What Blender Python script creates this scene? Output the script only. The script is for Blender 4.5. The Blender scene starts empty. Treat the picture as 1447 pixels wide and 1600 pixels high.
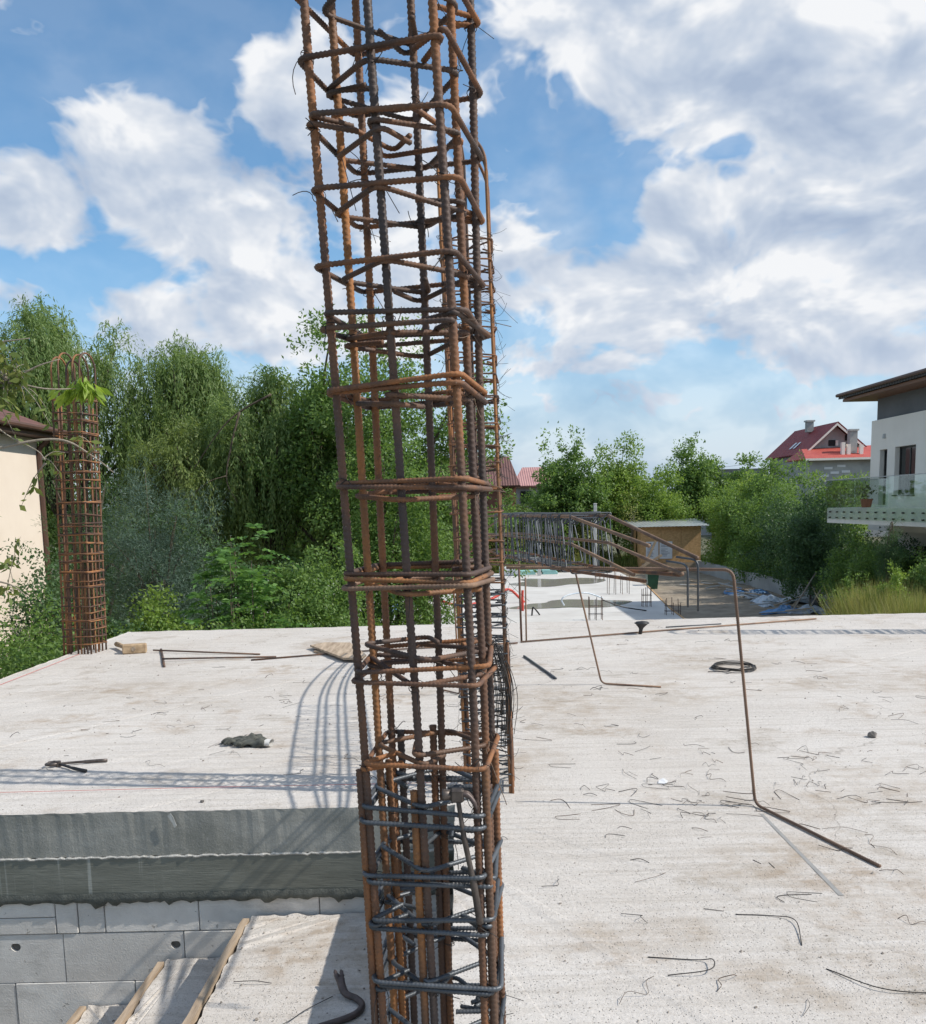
import bpy, math, random
import numpy as np
from mathutils import Vector, Matrix, Euler

R = math.radians
sc = bpy.context.scene
col = sc.collection

# ------------------------------------------------------------------ camera
cam_d = bpy.data.cameras.new('camera')
cam = bpy.data.objects.new('camera', cam_d)
col.objects.link(cam)
sc.camera = cam
cam_d.sensor_fit = 'HORIZONTAL'
cam_d.sensor_width = 36.0
cam_d.lens = 36.0 * 1449.0 / 1447.0
cam_d.shift_y = (981.0 - 800.0) / 1447.0
cam_d.clip_start = 0.05
cam_d.clip_end = 3000.0
th, ro = R(7.5), R(1.3)
fw = Vector((0, math.cos(th), -math.sin(th)))
u0 = Vector((0, math.sin(th), math.cos(th)))
r0 = Vector((1, 0, 0))
rt = r0 * math.cos(ro) - u0 * math.sin(ro)
up = u0 * math.cos(ro) + r0 * math.sin(ro)
m = Matrix((rt, up, -fw)).transposed().to_4x4()
m.translation = Vector((0, 0, 1.58))
cam.matrix_world = m

# ------------------------------------------------------------------ light
SUN_EL = R(42.5)
SUN_AZ = math.atan2(1.0, -0.15)            # clockwise from +Y
sun_v = Vector((math.sin(SUN_AZ) * math.cos(SUN_EL), math.cos(SUN_AZ) * math.cos(SUN_EL), math.sin(SUN_EL)))
sun_d = bpy.data.lights.new('sun', 'SUN')
sun = bpy.data.objects.new('sun', sun_d)
col.objects.link(sun)
sun_d.energy = 4.7
sun_d.angle = R(0.53)
sun_d.color = (1.0, 0.955, 0.88)
sun.rotation_euler = sun_v.to_track_quat('Z', 'Y').to_euler()
sun.location = (30, -3, 40)

sc.view_settings.view_transform = 'Standard'
sc.view_settings.look = 'None'
sc.view_settings.gamma = 1.0
sc.view_settings.use_curve_mapping = False
sc.view_settings.exposure = 0.0
sc.cycles.use_denoising = True
sc.cycles.max_bounces = 6
sc.cycles.diffuse_bounces = 3
sc.cycles.transparent_max_bounces = 12


# ------------------------------------------------------------------ node helpers
class NT:
    def __init__(self, tree):
        self.t = tree
        self.n = tree.nodes
        self.l = tree.links

    def new(self, typ, **kw):
        nd = self.n.new(typ)
        for k, v in kw.items():
            setattr(nd, k, v)
        return nd

    def put(self, sock, v):
        if hasattr(v, 'is_output') or isinstance(v, bpy.types.NodeSocket):
            self.l.new(v, sock)
        else:
            sock.default_value = v

    def math(self, op, a, b=None, c=None, clamp=False):
        nd = self.new('ShaderNodeMath', operation=op, use_clamp=clamp)
        self.put(nd.inputs[0], a)
        if b is not None:
            self.put(nd.inputs[1], b)
        if c is not None:
            self.put(nd.inputs[2], c)
        return nd.outputs[0]

    def vec(self, op, a, b=None):
        nd = self.new('ShaderNodeVectorMath', operation=op)
        self.put(nd.inputs[0], a)
        if b is not None:
            if op == 'SCALE':
                self.put(nd.inputs[3], b)
            else:
                self.put(nd.inputs[1], b)
        return nd.outputs['Value'] if op in ('LENGTH', 'DOT_PRODUCT', 'DISTANCE') else nd.outputs[0]

    def noise(self, vec, scale, detail=4, rough=0.55, dist=0.0):
        nd = self.new('ShaderNodeTexNoise')
        self.l.new(vec, nd.inputs['Vector'])
        nd.inputs['Scale'].default_value = scale
        nd.inputs['Detail'].default_value = detail
        nd.inputs['Roughness'].default_value = rough
        nd.inputs['Distortion'].default_value = dist
        return nd.outputs['Fac']

    def maprange(self, v, a, b, c=0.0, d=1.0, smooth=False):
        nd = self.new('ShaderNodeMapRange')
        if smooth:
            nd.interpolation_type = 'SMOOTHSTEP'
        self.put(nd.inputs[0], v)
        for i, x in enumerate((a, b, c, d)):
            nd.inputs[i + 1].default_value = x
        return nd.outputs[0]

    def mix(self, f, a, b, blend='MIX'):
        nd = self.new('ShaderNodeMix', data_type='RGBA', blend_type=blend)
        self.put(nd.inputs['Factor'], f)
        self.put(nd.inputs[6], a)
        self.put(nd.inputs[7], b)
        return nd.outputs[2]

    def ramp(self, f, stops):
        nd = self.new('ShaderNodeValToRGB')
        self.l.new(f, nd.inputs[0])
        e = nd.color_ramp.elements
        while len(e) < len(stops):
            e.new(0.5)
        for i, (p, c) in enumerate(stops):
            e[i].position = p
            e[i].color = (c[0], c[1], c[2], 1)
        return nd.outputs[0]


def C4(c):
    return (c[0], c[1], c[2], 1.0)


# ------------------------------------------------------------------ world: sky with cumulus
world = bpy.data.worlds.new('World')
sc.world = world
world.use_nodes = True
W = NT(world.node_tree)
W.n.clear()
sky = W.new('ShaderNodeTexSky', sky_type='NISHITA')
sky.sun_disc = False
sky.sun_elevation = SUN_EL
sky.sun_rotation = SUN_AZ
sky.air_density = 1.0
sky.dust_density = 0.2
sky.ozone_density = 3.0
SKY_STRENGTH = 0.15
tc = W.new('ShaderNodeTexCoord')
dirv = W.vec('NORMALIZE', tc.outputs['Generated'])
sep = W.new('ShaderNodeSeparateXYZ')
W.l.new(dirv, sep.inputs[0])
az = W.math('MULTIPLY', W.math('ARCTAN2', sep.outputs[0], sep.outputs[1]), 57.2958)
el = W.math('MULTIPLY', W.math('ARCSINE', sep.outputs[2]), 57.2958)
cmb = W.new('ShaderNodeCombineXYZ')
W.l.new(az, cmb.inputs[0])
W.l.new(el, cmb.inputs[1])
ae = cmb.outputs[0]
# cloud banks: (azimuth deg, elevation deg, half width, half height, weight)
CL = [(-23.5, 16.2, 4.5, 2.8, 1.0), (-16.8, 18.4, 5.5, 4.2, 1.1), (-12.6, 16.0, 7.5, 4.8, 1.1), (-8.6, 22.0, 3.8, 4.5, 1.1),
      (-5.0, 18.0, 6.5, 5.5, 1.0), (-10.5, 11.6, 7.0, 4.4, 1.15), (-17.0, 10.2, 5.0, 3.6, 1.0), (-20.5, 7.5, 6.0, 2.6, 0.8),
      (-25.0, 11.6, 3.0, 1.3, 0.7), (-3, 12, 5, 5, 0.8),
      (8.0, 26.5, 7.0, 3.8, 1.1), (15.0, 23.0, 9.5, 5.0, 1.2), (22.5, 20.5, 9.0, 6.0, 1.2), (12.2, 20.8, 1.6, 3.0, .7), (27, 25, 6, 4, 0.9),
      (13.0, 16.2, 3.6, 2.6, .95), (18.2, 14.6, 9.0, 5.0, 1.1), (24.5, 14.0, 7.0, 5.5, 1.1), (4.0, 13.4, 5.5, 4.0, 1.0),
      (10.5, 11.8, 8.0, 3.9, 1.1), (19.8, 10.2, 9.0, 3.4, 1.0), (5.5, 8.6, 7.0, 2.2, 0.8), (22.8, 7.8, 6.5, 2.6, 0.9),
      (9.0, 5.8, 8.0, 2.0, 0.75), (17.0, 4.8, 9.0, 1.6, 0.6), (1, 22, 2.5, 3.0, 0.35)]
cov = None
for (a, e_, ra, rb, w) in CL:
    d = W.vec('LENGTH', W.vec('MULTIPLY', W.vec('SUBTRACT', ae, (a, e_, 0)), (1 / ra, 1 / rb, 0)))
    mm = W.math('MULTIPLY', W.maprange(d, 0.15, 1.45, 1.0, 0.0, True), w)
    if cov is None:
        cov = mm
    else:
        nd = W.new('ShaderNodeMath', operation='SMOOTH_MAX')
        W.l.new(cov, nd.inputs[0])
        W.l.new(mm, nd.inputs[1])
        nd.inputs[2].default_value = 0.25
        cov = nd.outputs[0]
# elsewhere the same broken cumulus goes on, at random
rest = W.maprange(W.noise(dirv, 3.2, 3, 0.5), 0.42, 0.62, 0.0, 1.0, True)
out_az = W.maprange(W.math('ABSOLUTE', az), 27, 36, 0, 1, True)
out_el = W.maprange(el, 27, 34, 0, 1, True)
outm = W.math('MAXIMUM', out_az, out_el)
cov = W.math('MAXIMUM', cov, W.math('MULTIPLY', rest, outm))
sq = W.vec('MULTIPLY', dirv, (1.0, 1.0, 1.5))


warp = W.new('ShaderNodeTexNoise')
W.l.new(sq, warp.inputs['Vector'])
warp.inputs['Scale'].default_value = 6.0
warp.inputs['Detail'].default_value = 1
sqw = W.vec('ADD', sq, W.vec('SCALE', W.vec('SUBTRACT', warp.outputs['Color'], (.5, .5, .5)), 0.08))
na = W.noise(sqw, 7.0, 7, 0.52)
nb = W.math('SUBTRACT', 0.12, W.math('ABSOLUTE', W.math('SUBTRACT', W.noise(sqw, 21.0, 3, 0.5), 0.5)))
n0 = W.math('ADD', W.math('MULTIPLY', W.math('SUBTRACT', na, 0.5), 1.5), W.math('MULTIPLY', nb, 1.3))
dens = W.math('ADD', W.math('MULTIPLY', cov, 0.95), W.math('SUBTRACT', n0, 0.50))
alpha = W.maprange(dens, -0.06, 0.32, 0, 1, True)
veil = W.maprange(W.noise(sq, 4.0, 5, 0.6), 0.36, 0.72, 0.06, 0.55, True)
veil = W.math('MULTIPLY', veil, W.maprange(az, -8, 8, 0.30, 1.0, True))
low = W.maprange(el, 0.0, 15.0, 0.93, 0.10, True)
alpha2 = W.math('MAXIMUM', alpha, W.math('MAXIMUM', veil, low))
# sun-facing billows are white, undersides and thick cores grey-blue
off = W.vec('ADD', sqw, (0.020, 0.0, 0.055))
big = W.math('SUBTRACT', W.noise(sqw, 7.0, 2, 0.5), W.noise(off, 7.0, 2, 0.5))
puff = W.math('SUBTRACT', W.noise(sqw, 21.0, 3, 0.55), W.noise(W.vec('ADD', sqw, (0.006, 0.0, 0.016)), 21.0, 3, 0.55))
lit = W.math('ADD', W.math('MULTIPLY', big, 2.4), W.math('MULTIPLY', puff, 1.15))
core = W.maprange(dens, 0.25, 0.75, 0.0, 0.14, True)
bright = W.math('SUBTRACT', W.math('ADD', 0.66, lit), core)
bright = W.math('MAXIMUM', W.math('MINIMUM', bright, 1.0), 0.0)
ccol = W.ramp(bright, [(0.02, (0.40, 0.49, 0.645)), (0.40, (0.535, 0.615, 0.74)), (0.66, (0.68, 0.735, 0.82)), (0.93, (0.91, 0.925, 0.95))])
ccol = W.mix(W.maprange(el, 0, 10, 0.75, 0.0), ccol, C4((0.50, 0.60, 0.76)))
skyc = W.vec('MULTIPLY', W.vec('SCALE', sky.outputs[0], SKY_STRENGTH), (0.70, 0.99, 1.06))
full = W.mix(alpha2, skyc, ccol)
above = W.maprange(el, -1.0, 0.3, 0, 1)
full = W.mix(above, skyc, full)
bg = W.new('ShaderNodeBackground')
W.l.new(full, bg.inputs[0])
bg.inputs[1].default_value = 1.0
wo = W.new('ShaderNodeOutputWorld')
W.l.new(bg.outputs[0], wo.inputs[0])
world.cycles.sampling_method = 'MANUAL'
world.cycles.sample_map_resolution = 256

# ------------------------------------------------------------------ scene helpers
rng = np.random.default_rng(11)
rnd = random.Random(5)
M = {}


def mat(name, base=(0.5, 0.5, 0.5), rough=0.8, metal=0.0):
    mt = bpy.data.materials.new(name)
    mt.use_nodes = True
    t = NT(mt.node_tree)
    b = mt.node_tree.nodes['Principled BSDF']
    b.inputs['Base Color'].default_value = C4(base)
    b.inputs['Roughness'].default_value = rough
    b.inputs['Metallic'].default_value = metal
    M[name] = mt
    return mt, t, b


def bump(t, b, h, strength, dist=0.01):
    nd = t.new('ShaderNodeBump')
    nd.inputs['Strength'].default_value = strength
    nd.inputs['Distance'].default_value = dist
    t.l.new(h, nd.inputs['Height'])
    t.l.new(nd.outputs[0], b.inputs['Normal'])


def objco(t):
    return t.new('ShaderNodeTexCoord').outputs['Object']


def worldco(t):
    return t.new('ShaderNodeNewGeometry').outputs['Position']


def tag(o, label=None, cat=None, group=None, kind=None):
    if label:
        o['label'] = label
    if cat:
        o['category'] = cat
    if group:
        o['group'] = group
    if kind:
        o['kind'] = kind
    return o


def thing(name, label, cat, loc=(0, 0, 0), group=None):
    o = bpy.data.objects.new(name, None)
    col.objects.link(o)
    o.location = loc
    o.empty_display_size = 0.1
    return tag(o, label, cat, group)


def link(name, me, mt, parent=None, loc=None, rot=None, scale=None):
    """A mesh object; meshes are in world coordinates unless loc/rot are given."""
    o = bpy.data.objects.new(name, me)
    col.objects.link(o)
    if mt is not None:
        if len(me.materials) == 0:
            me.materials.append(None)
        o.material_slots[0].link = 'OBJECT'
        o.material_slots[0].material = M[mt] if isinstance(mt, str) else mt
    if loc is not None:
        o.location = loc
    if rot is not None:
        o.rotation_euler = rot
    if scale is not None:
        o.scale = scale
    if parent is not None:
        o.parent = parent
        pm = Matrix.Identity(4)
        q = parent
        while q is not None:
            lm = Matrix.LocRotScale(q.location, q.rotation_euler, q.scale)
            pm = lm @ pm if q.parent is None else lm @ pm
            if q.parent is not None:
                pm = q.matrix_parent_inverse @ pm
            q = q.parent
        o.matrix_parent_inverse = pm.inverted()
    return o


class MB:
    def __init__(self):
        self.v = []
        self.f = []
        self.n = 0

    def add(self, vs, fs):
        vs = np.asarray(vs, float).reshape(-1, 3)
        self.v.append(vs)
        for f in fs:
            self.f.append([i + self.n for i in f])
        self.n += len(vs)
        return self

    def grid(self, vs, nr, ns, closed=True, caps=True):
        """vs: nr rings of ns verts."""
        base = self.n
        self.v.append(np.asarray(vs, float).reshape(-1, 3))
        self.n += nr * ns
        jj = range(ns if closed else ns - 1)
        for i in range(nr - 1):
            for j in jj:
                k = (j + 1) % ns
                self.f.append([base + i * ns + j, base + i * ns + k, base + (i + 1) * ns + k, base + (i + 1) * ns + j])
        if caps and closed:
            self.f.append([base + j for j in range(ns)][::-1])
            self.f.append([base + (nr - 1) * ns + j for j in range(ns)])
        return self

    def box(self, lo, hi, jit=0.0, bev=0.0):
        (x0, y0, z0), (x1, y1, z1) = lo, hi
        if bev > 0:
            rings = []
            b = min(bev, abs(x1 - x0) * .45, abs(y1 - y0) * .45, abs(z1 - z0) * .45)
            for z, s in ((z0, b), (z0 + b, 0), (z1 - b, 0), (z1, b)):
                xa, xb, ya, yb = x0 + s, x1 - s, y0 + s, y1 - s
                k = b if s == 0 else 0.35 * b
                rings += [(xa + k, ya, z), (xb - k, ya, z), (xb, ya + k, z), (xb, yb - k, z), (xb - k, yb, z), (xa + k, yb, z), (xa, yb - k, z), (xa, ya + k, z)]
            return self.grid(rings, 4, 8)
        vs = np.array([(x0, y0, z0), (x1, y0, z0), (x1, y1, z0), (x0, y1, z0), (x0, y0, z1), (x1, y0, z1), (x1, y1, z1), (x0, y1, z1)], float)
        if jit:
            vs += rng.normal(0, jit, vs.shape)
        return self.add(vs, [(3, 2, 1, 0), (4, 5, 6, 7), (0, 1, 5, 4), (1, 2, 6, 5), (2, 3, 7, 6), (3, 0, 4, 7)])

    def prism(self, poly, axis, a, b):
        """poly: 2D points in the two other axes, extruded along axis from a to b."""
        n = len(poly)
        o = [i for i in range(3) if i != axis]
        vs = np.zeros((2 * n, 3))
        for k, q in enumerate((a, b)):
            vs[k * n:(k + 1) * n, axis] = q
            for i, p in enumerate(poly):
                vs[k * n + i, o[0]] = p[0]
                vs[k * n + i, o[1]] = p[1]
        fs = [list(range(n))[::-1], list(range(n, 2 * n))]
        fs += [[i, (i + 1) % n, n + (i + 1) % n, n + i] for i in range(n)]
        return self.add(vs, fs)

    def tube(self, pts, r, sides=6, ribs=None, caps=True):
        vs, nr = tube_verts(pts, r, sides, ribs)
        return self.grid(vs, nr, sides, True, caps)

    def mesh(self, name, smooth=False):
        me = bpy.data.meshes.new(name)
        v = np.concatenate(self.v)
        me.from_pydata(v.tolist(), [], self.f)
        if smooth:
            me.polygons.foreach_set('use_smooth', np.ones(len(me.polygons), bool))
        me.update()
        return me

    def build(self, name, mt, parent=None, smooth=False, fix=False):
        me = self.mesh(name, smooth)
        if fix:
            import bmesh
            bm = bmesh.new()
            bm.from_mesh(me)
            bmesh.ops.recalc_face_normals(bm, faces=bm.faces)
            bm.to_mesh(me)
            bm.free()
        return link(name, me, mt, parent)


def resample(pts, step):
    p = np.asarray(pts, float)
    d = np.r_[0, np.cumsum(np.linalg.norm(np.diff(p, axis=0), axis=1))]
    n = max(2, int(d[-1] / step) + 1)
    s = np.linspace(0, d[-1], n)
    return np.stack([np.interp(s, d, p[:, k]) for k in range(3)], 1), s


def tube_verts(pts, r, sides=6, ribs=None):
    p = np.asarray(pts, float)
    s = None
    if ribs:
        p, s = resample(p, ribs / 4.0)
    n = len(p)
    t = np.gradient(p, axis=0)
    t /= np.linalg.norm(t, axis=1)[:, None] + 1e-12
    u = np.cross(t[0], (0.31, 0.95, 0.17) if abs(t[0][1]) < 0.9 else (1, 0.1, 0.2))
    u /= np.linalg.norm(u)
    us = np.empty((n, 3))
    for i in range(n):
        u = u - t[i] * np.dot(u, t[i])
        u /= np.sqrt(np.dot(u, u)) + 1e-12
        us[i] = u
    w = np.cross(t, us)
    a = np.arange(sides) * 2 * np.pi / sides
    rr = np.broadcast_to(np.asarray(r, float).reshape(-1, 1) if np.ndim(r) else np.full((n, 1), r), (n, 1)) * np.ones((1, sides))
    if ribs:
        half = np.sign(np.sin(a + 0.05))
        ph = s[:, None] / ribs + np.where(half > 0, a, a + 0.9)[None, :] / (2 * np.pi) * 1.3
        rr = rr * (0.92 + 0.20 * np.clip(np.sin(ph * 2 * np.pi) * 1.6, 0, 1))
    vs = p[:, None, :] + rr[:, :, None] * (np.cos(a)[None, :, None] * us[:, None, :] + np.sin(a)[None, :, None] * w[:, None, :])
    return vs.reshape(-1, 3), n


def fillet(pts, rad, n=5):
    """Round the corners of a polyline."""
    p = [Vector(q) for q in pts]
    out = [p[0]]
    for i in range(1, len(p) - 1):
        a, b, c = p[i - 1], p[i], p[i + 1]
        d1, d2 = (a - b), (c - b)
        k = min(rad, d1.length * 0.45, d2.length * 0.45)
        s, e = b + d1.normalized() * k, b + d2.normalized() * k
        for j in range(n + 1):
            q = j / n
            out.append(s * (1 - q) ** 2 + b * 2 * q * (1 - q) + e * q ** 2)
    out.append(p[-1])
    return [tuple(q) for q in out]


def spline(pts, n=8):
    """Catmull-Rom through points."""
    p = np.asarray(pts, float)
    p = np.vstack([2 * p[0] - p[1], p, 2 * p[-1] - p[-2]])
    out = []
    for i in range(1, len(p) - 2):
        for k in range(n):
            t = k / n
            out.append(0.5 * ((2 * p[i]) + (-p[i - 1] + p[i + 1]) * t + (2 * p[i - 1] - 5 * p[i] + 4 * p[i + 1] - p[i + 2]) * t ** 2 + (-p[i - 1] + 3 * p[i] - 3 * p[i + 1] + p[i + 2]) * t ** 3))
    out.append(p[-2])
    return np.array(out)


# ------------------------------------------------------------------ materials
def m_concrete_top():
    mt, t, b = mat('concrete_top', rough=0.94)
    p = worldco(t)
    big = t.noise(p, 0.55, 5, 0.6)
    mid = t.noise(p, 3.0, 6, 0.65)
    wn = t.new('ShaderNodeTexNoise')
    t.l.new(p, wn.inputs['Vector'])
    wn.inputs['Scale'].default_value = 1.1
    wn2 = t.new('ShaderNodeTexNoise')
    t.l.new(p, wn2.inputs['Vector'])
    wn2.inputs['Scale'].default_value = 7.0
    fine = t.noise(p, 55.0, 5, 0.75)
    c = t.ramp(big, [(0.32, (0.52, 0.47, 0.415)), (0.5, (0.605, 0.56, 0.51)), (0.68, (0.66, 0.62, 0.575))])
    c = t.mix(t.maprange(mid, 0.35, 0.7, 0.0, 0.55), c, C4((0.64, 0.595, 0.545)))
    # soil and rust stains left by boots and bars
    st = t.math('MULTIPLY', t.maprange(t.noise(p, 0.9, 6, 0.68, 0.4), 0.50, 0.66, 0, 1, True), t.maprange(t.noise(p, 7.0, 5, 0.7), 0.38, 0.62, 0.05, 1, True))
    c = t.mix(t.math('MULTIPLY', st, 0.72), c, C4((0.33, 0.235, 0.15)))
    st2 = t.math('MULTIPLY', t.maprange(t.noise(t.vec('ADD', p, (31, 7, 2)), 1.9, 5, 0.7), 0.57, 0.68, 0, 1, True), t.maprange(fine, 0.40, 0.58, 0.1, 1))
    c = t.mix(t.math('MULTIPLY', st2, 0.60), c, C4((0.26, 0.205, 0.14)))
    # trodden-in soil at the places where people stood and tied
    wob = t.vec('ADD', p, t.vec('SCALE', t.vec('SUBTRACT', t.vec('MULTIPLY', wn.outputs['Color'], (1, 1, 0)), (.5, .5, 0)), 0.9))
    soil = None
    for (x, y, rx, ry) in ((0.74, 7.3, .55, .75), (1.75, 7.7, .45, .7), (3.3, 7.75, 1.1, .35), (2.1, 4.75, .8, .28), (0.70, 3.2, .20, .16), (0.45, 3.15, .16, .14), (1.1, 2.95, .3, .14), (2.4, 8.9, .7, .5), (-2.9, 8.2, .9, .5), (-0.62, 4.2, .22, .3), (1.5, 4.0, .5, .22), (3.6, 5.2, .9, .25), (0.3, 5.6, .35, .5)):
        dd = t.vec('LENGTH', t.vec('MULTIPLY', t.vec('SUBTRACT', wob, (x, y, 0)), (1 / rx, 1 / ry, 0)))
        q = t.maprange(dd, 0.35, 1.35, 1, 0, True)
        soil = q if soil is None else t.math('MAXIMUM', soil, q)
    soil = t.math('MULTIPLY', soil, t.maprange(t.noise(p, 5.0, 6, 0.75), 0.40, 0.62, 0.0, 1.0))
    c = t.mix(t.math('MULTIPLY', soil, 0.62), c, C4((0.33, 0.245, 0.16)))
    # hairline cracks
    cv = t.new('ShaderNodeTexVoronoi', feature='DISTANCE_TO_EDGE')
    t.l.new(t.vec('ADD', wob, t.vec('SCALE', t.vec('SUBTRACT', wn2.outputs['Color'], (.5, .5, .5)), 0.12)), cv.inputs['Vector'])
    cv.inputs['Scale'].default_value = 0.42
    crack = t.math('MULTIPLY', t.maprange(cv.outputs['Distance'], 0.0006, 0.0026, 1, 0), t.maprange(t.noise(p, 0.7, 3, 0.5), 0.46, 0.60, 0, 1))
    c = t.mix(t.math('MULTIPLY', crack, 0.55), c, C4((0.22, 0.19, 0.16)))
    # screed streaks drawn across the wet slab, towards the far left corner
    sv = t.new('ShaderNodeMapping')
    t.l.new(p, sv.inputs['Vector'])
    sv.inputs['Rotation'].default_value = (0, 0, R(-38))
    sv.inputs['Scale'].default_value = (0.6, 14.0, 1.0)
    streak = t.noise(sv.outputs[0], 1.6, 6, 0.7)
    c = t.mix(t.maprange(streak, 0.49, 0.70, 0.0, 0.48), c, C4((0.38, 0.335, 0.285)))
    c = t.mix(t.maprange(streak, 0.50, 0.32, 0.0, 0.45), c, C4((0.68, 0.64, 0.60)))
    # pin holes and grit
    area = t.noise(t.vec('ADD', p, (4, 9, 0)), 0.8, 5, 0.6)
    pits = []
    for scl, r0_, r1_, lo, hi, k, colr in ((34.0, 0.05, 0.15, 0.52, 0.64, 0.60, (0.17, 0.14, 0.11)), (90.0, 0.12, 0.30, 0.44, 0.66, 0.60, (0.20, 0.165, 0.135)), (170.0, 0.20, 0.42, 0.36, 0.62, 0.55, (0.25, 0.215, 0.18))):
        vo = t.new('ShaderNodeTexVoronoi', feature='F1')
        t.l.new(p, vo.inputs['Vector'])
        vo.inputs['Scale'].default_value = scl
        cell = t.new('ShaderNodeSeparateColor')
        t.l.new(vo.outputs['Color'], cell.inputs[0])
        pit = t.math('MULTIPLY', t.maprange(vo.outputs['Distance'], r0_, r1_, 1, 0), t.maprange(t.math('ADD', area, t.math('MULTIPLY', t.math('SUBTRACT', cell.outputs[0], .5), .55)), lo, hi, 0.0, 1.0))
        c = t.mix(t.math('MULTIPLY', pit, k), c, C4(colr))
        pits.append(pit)
    c = t.mix(t.maprange(fine, 0.25, 0.62, 0.38, 0.0), c, C4((0.31, 0.27, 0.225)))
    t.l.new(c, b.inputs['Base Color'])
    h = t.math('ADD', t.math('MULTIPLY', fine, 0.5), t.math('MULTIPLY', t.math('ADD', pits[0], pits[1]), -0.7))
    h = t.math('ADD', h, t.math('MULTIPLY', streak, 1.0))
    h = t.math('ADD', h, t.math('MULTIPLY', mid, 1.2))
    bump(t, b, h, 0.7, 0.012)


m_concrete_top()


def m_concrete_side():
    mt, t, b = mat('concrete_side', rough=0.85)
    p = worldco(t)
    sc_ = t.vec('MULTIPLY', p, (1.0, 1.0, 3.0))
    a = t.noise(sc_, 1.6, 6, 0.65)
    c = t.ramp(a, [(0.3, (0.20, 0.20, 0.172)), (0.55, (0.30, 0.295, 0.262)), (0.75, (0.43, 0.42, 0.38))])
    # pale laitance runs down the face
    sv = t.vec('MULTIPLY', p, (22.0, 1.0, 0.9))
    run = t.math('MULTIPLY', t.maprange(t.noise(sv, 1.3, 3, 0.6), 0.66, 0.74, 0, 1), t.maprange(t.noise(p, 2.0, 3, 0.5), 0.48, 0.62, 0, 1))
    c = t.mix(t.math('MULTIPLY', run, 0.22), c, C4((0.42, 0.42, 0.39)))
    rough_top = t.maprange(t.noise(p, 90.0, 4, 0.7), 0.5, 0.72, 0.0, 0.45)
    c = t.mix(rough_top, c, C4((0.40, 0.40, 0.38)))
    t.l.new(c, b.inputs['Base Color'])
    bump(t, b, t.math('ADD', t.noise(p, 90.0, 5, 0.7), t.math('MULTIPLY', t.noise(p, 9.0, 4, 0.6), 2.0)), 0.45, 0.006)


m_concrete_side()


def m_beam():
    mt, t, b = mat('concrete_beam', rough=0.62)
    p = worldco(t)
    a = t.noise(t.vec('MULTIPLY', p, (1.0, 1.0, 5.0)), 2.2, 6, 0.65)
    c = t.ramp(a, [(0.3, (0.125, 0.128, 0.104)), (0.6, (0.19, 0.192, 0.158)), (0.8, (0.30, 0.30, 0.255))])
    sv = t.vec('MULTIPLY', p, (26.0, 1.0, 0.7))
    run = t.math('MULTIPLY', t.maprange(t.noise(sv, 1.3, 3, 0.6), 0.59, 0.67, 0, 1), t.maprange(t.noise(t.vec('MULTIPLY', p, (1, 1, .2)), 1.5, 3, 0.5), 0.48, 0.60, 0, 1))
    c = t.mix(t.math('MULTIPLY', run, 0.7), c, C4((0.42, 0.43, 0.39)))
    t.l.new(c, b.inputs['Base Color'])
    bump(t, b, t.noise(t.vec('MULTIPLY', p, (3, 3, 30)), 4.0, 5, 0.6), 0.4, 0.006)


m_beam()


def simple_noise_mat(name, c1, c2, scale=6.0, rough=0.85, metal=0.0, bmp=0.0, bscale=40.0, bd=0.005, world=True, stretch=None, var=0.0):
    mt, t, b = mat(name, rough=rough, metal=metal)
    p = worldco(t) if world else objco(t)
    if stretch:
        p = t.vec('MULTIPLY', p, stretch)
    f = t.noise(p, scale, 5, 0.62)
    c = t.ramp(f, [(0.32, c1), (0.68, c2)])
    if var:
        oi = t.new('ShaderNodeObjectInfo')
        hsv = t.new('ShaderNodeHueSaturation')
        t.l.new(c, hsv.inputs['Color'])
        t.l.new(t.maprange(oi.outputs['Random'], 0, 1, 1 - var, 1 + var), hsv.inputs['Value'])
        c = hsv.outputs[0]
    t.l.new(c, b.inputs['Base Color'])
    if bmp:
        bump(t, b, t.noise(p, bscale, 4, 0.65), bmp, bd)
    return mt


simple_noise_mat('mark_grey', (0.26, 0.25, 0.235), (0.33, 0.32, 0.305), 12.0, 0.8)
simple_noise_mat('cement_skin', (0.36, 0.36, 0.34), (0.48, 0.48, 0.45), 30.0, 0.8)


def m_block():
    mt, t, b = mat('block', rough=0.92)
    p = worldco(t)
    oi = t.new('ShaderNodeObjectInfo')
    c = t.ramp(t.noise(p, 5.0, 5, 0.62), [(0.32, (0.58, 0.54, 0.49)), (0.68, (0.72, 0.68, 0.62))])
    hsv = t.new('ShaderNodeHueSaturation')
    t.l.new(c, hsv.inputs['Color'])
    t.l.new(t.maprange(oi.outputs['Random'], 0, 1, 0.88, 1.06), hsv.inputs['Value'])
    c = hsv.outputs[0]
    sm = t.math('MULTIPLY', t.maprange(t.noise(t.vec('MULTIPLY', p, (1, 1, 2.2)), 2.6, 6, 0.72), 0.52, 0.68, 0, 1, True), 0.45)   # dried cement smears
    c = t.mix(sm, c, C4((0.36, 0.34, 0.30)))
    chip = t.maprange(t.noise(p, 26.0, 3, 0.55), 0.695, 0.715, 0, 1)
    c = t.mix(t.math('MULTIPLY', chip, 0.6), c, C4((0.24, 0.22, 0.19)))
    sc_ = t.maprange(t.noise(t.vec('MULTIPLY', p, (6, 1, 70)), 1.0, 4, 0.6), 0.60, 0.68, 0, 0.35)
    c = t.mix(sc_, c, C4((0.80, 0.77, 0.72)))
    t.l.new(c, b.inputs['Base Color'])
    h = t.math('SUBTRACT', t.noise(p, 110.0, 4, 0.65), t.math('MULTIPLY', chip, 1.4))
    bump(t, b, h, 0.6, 0.004)


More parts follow.
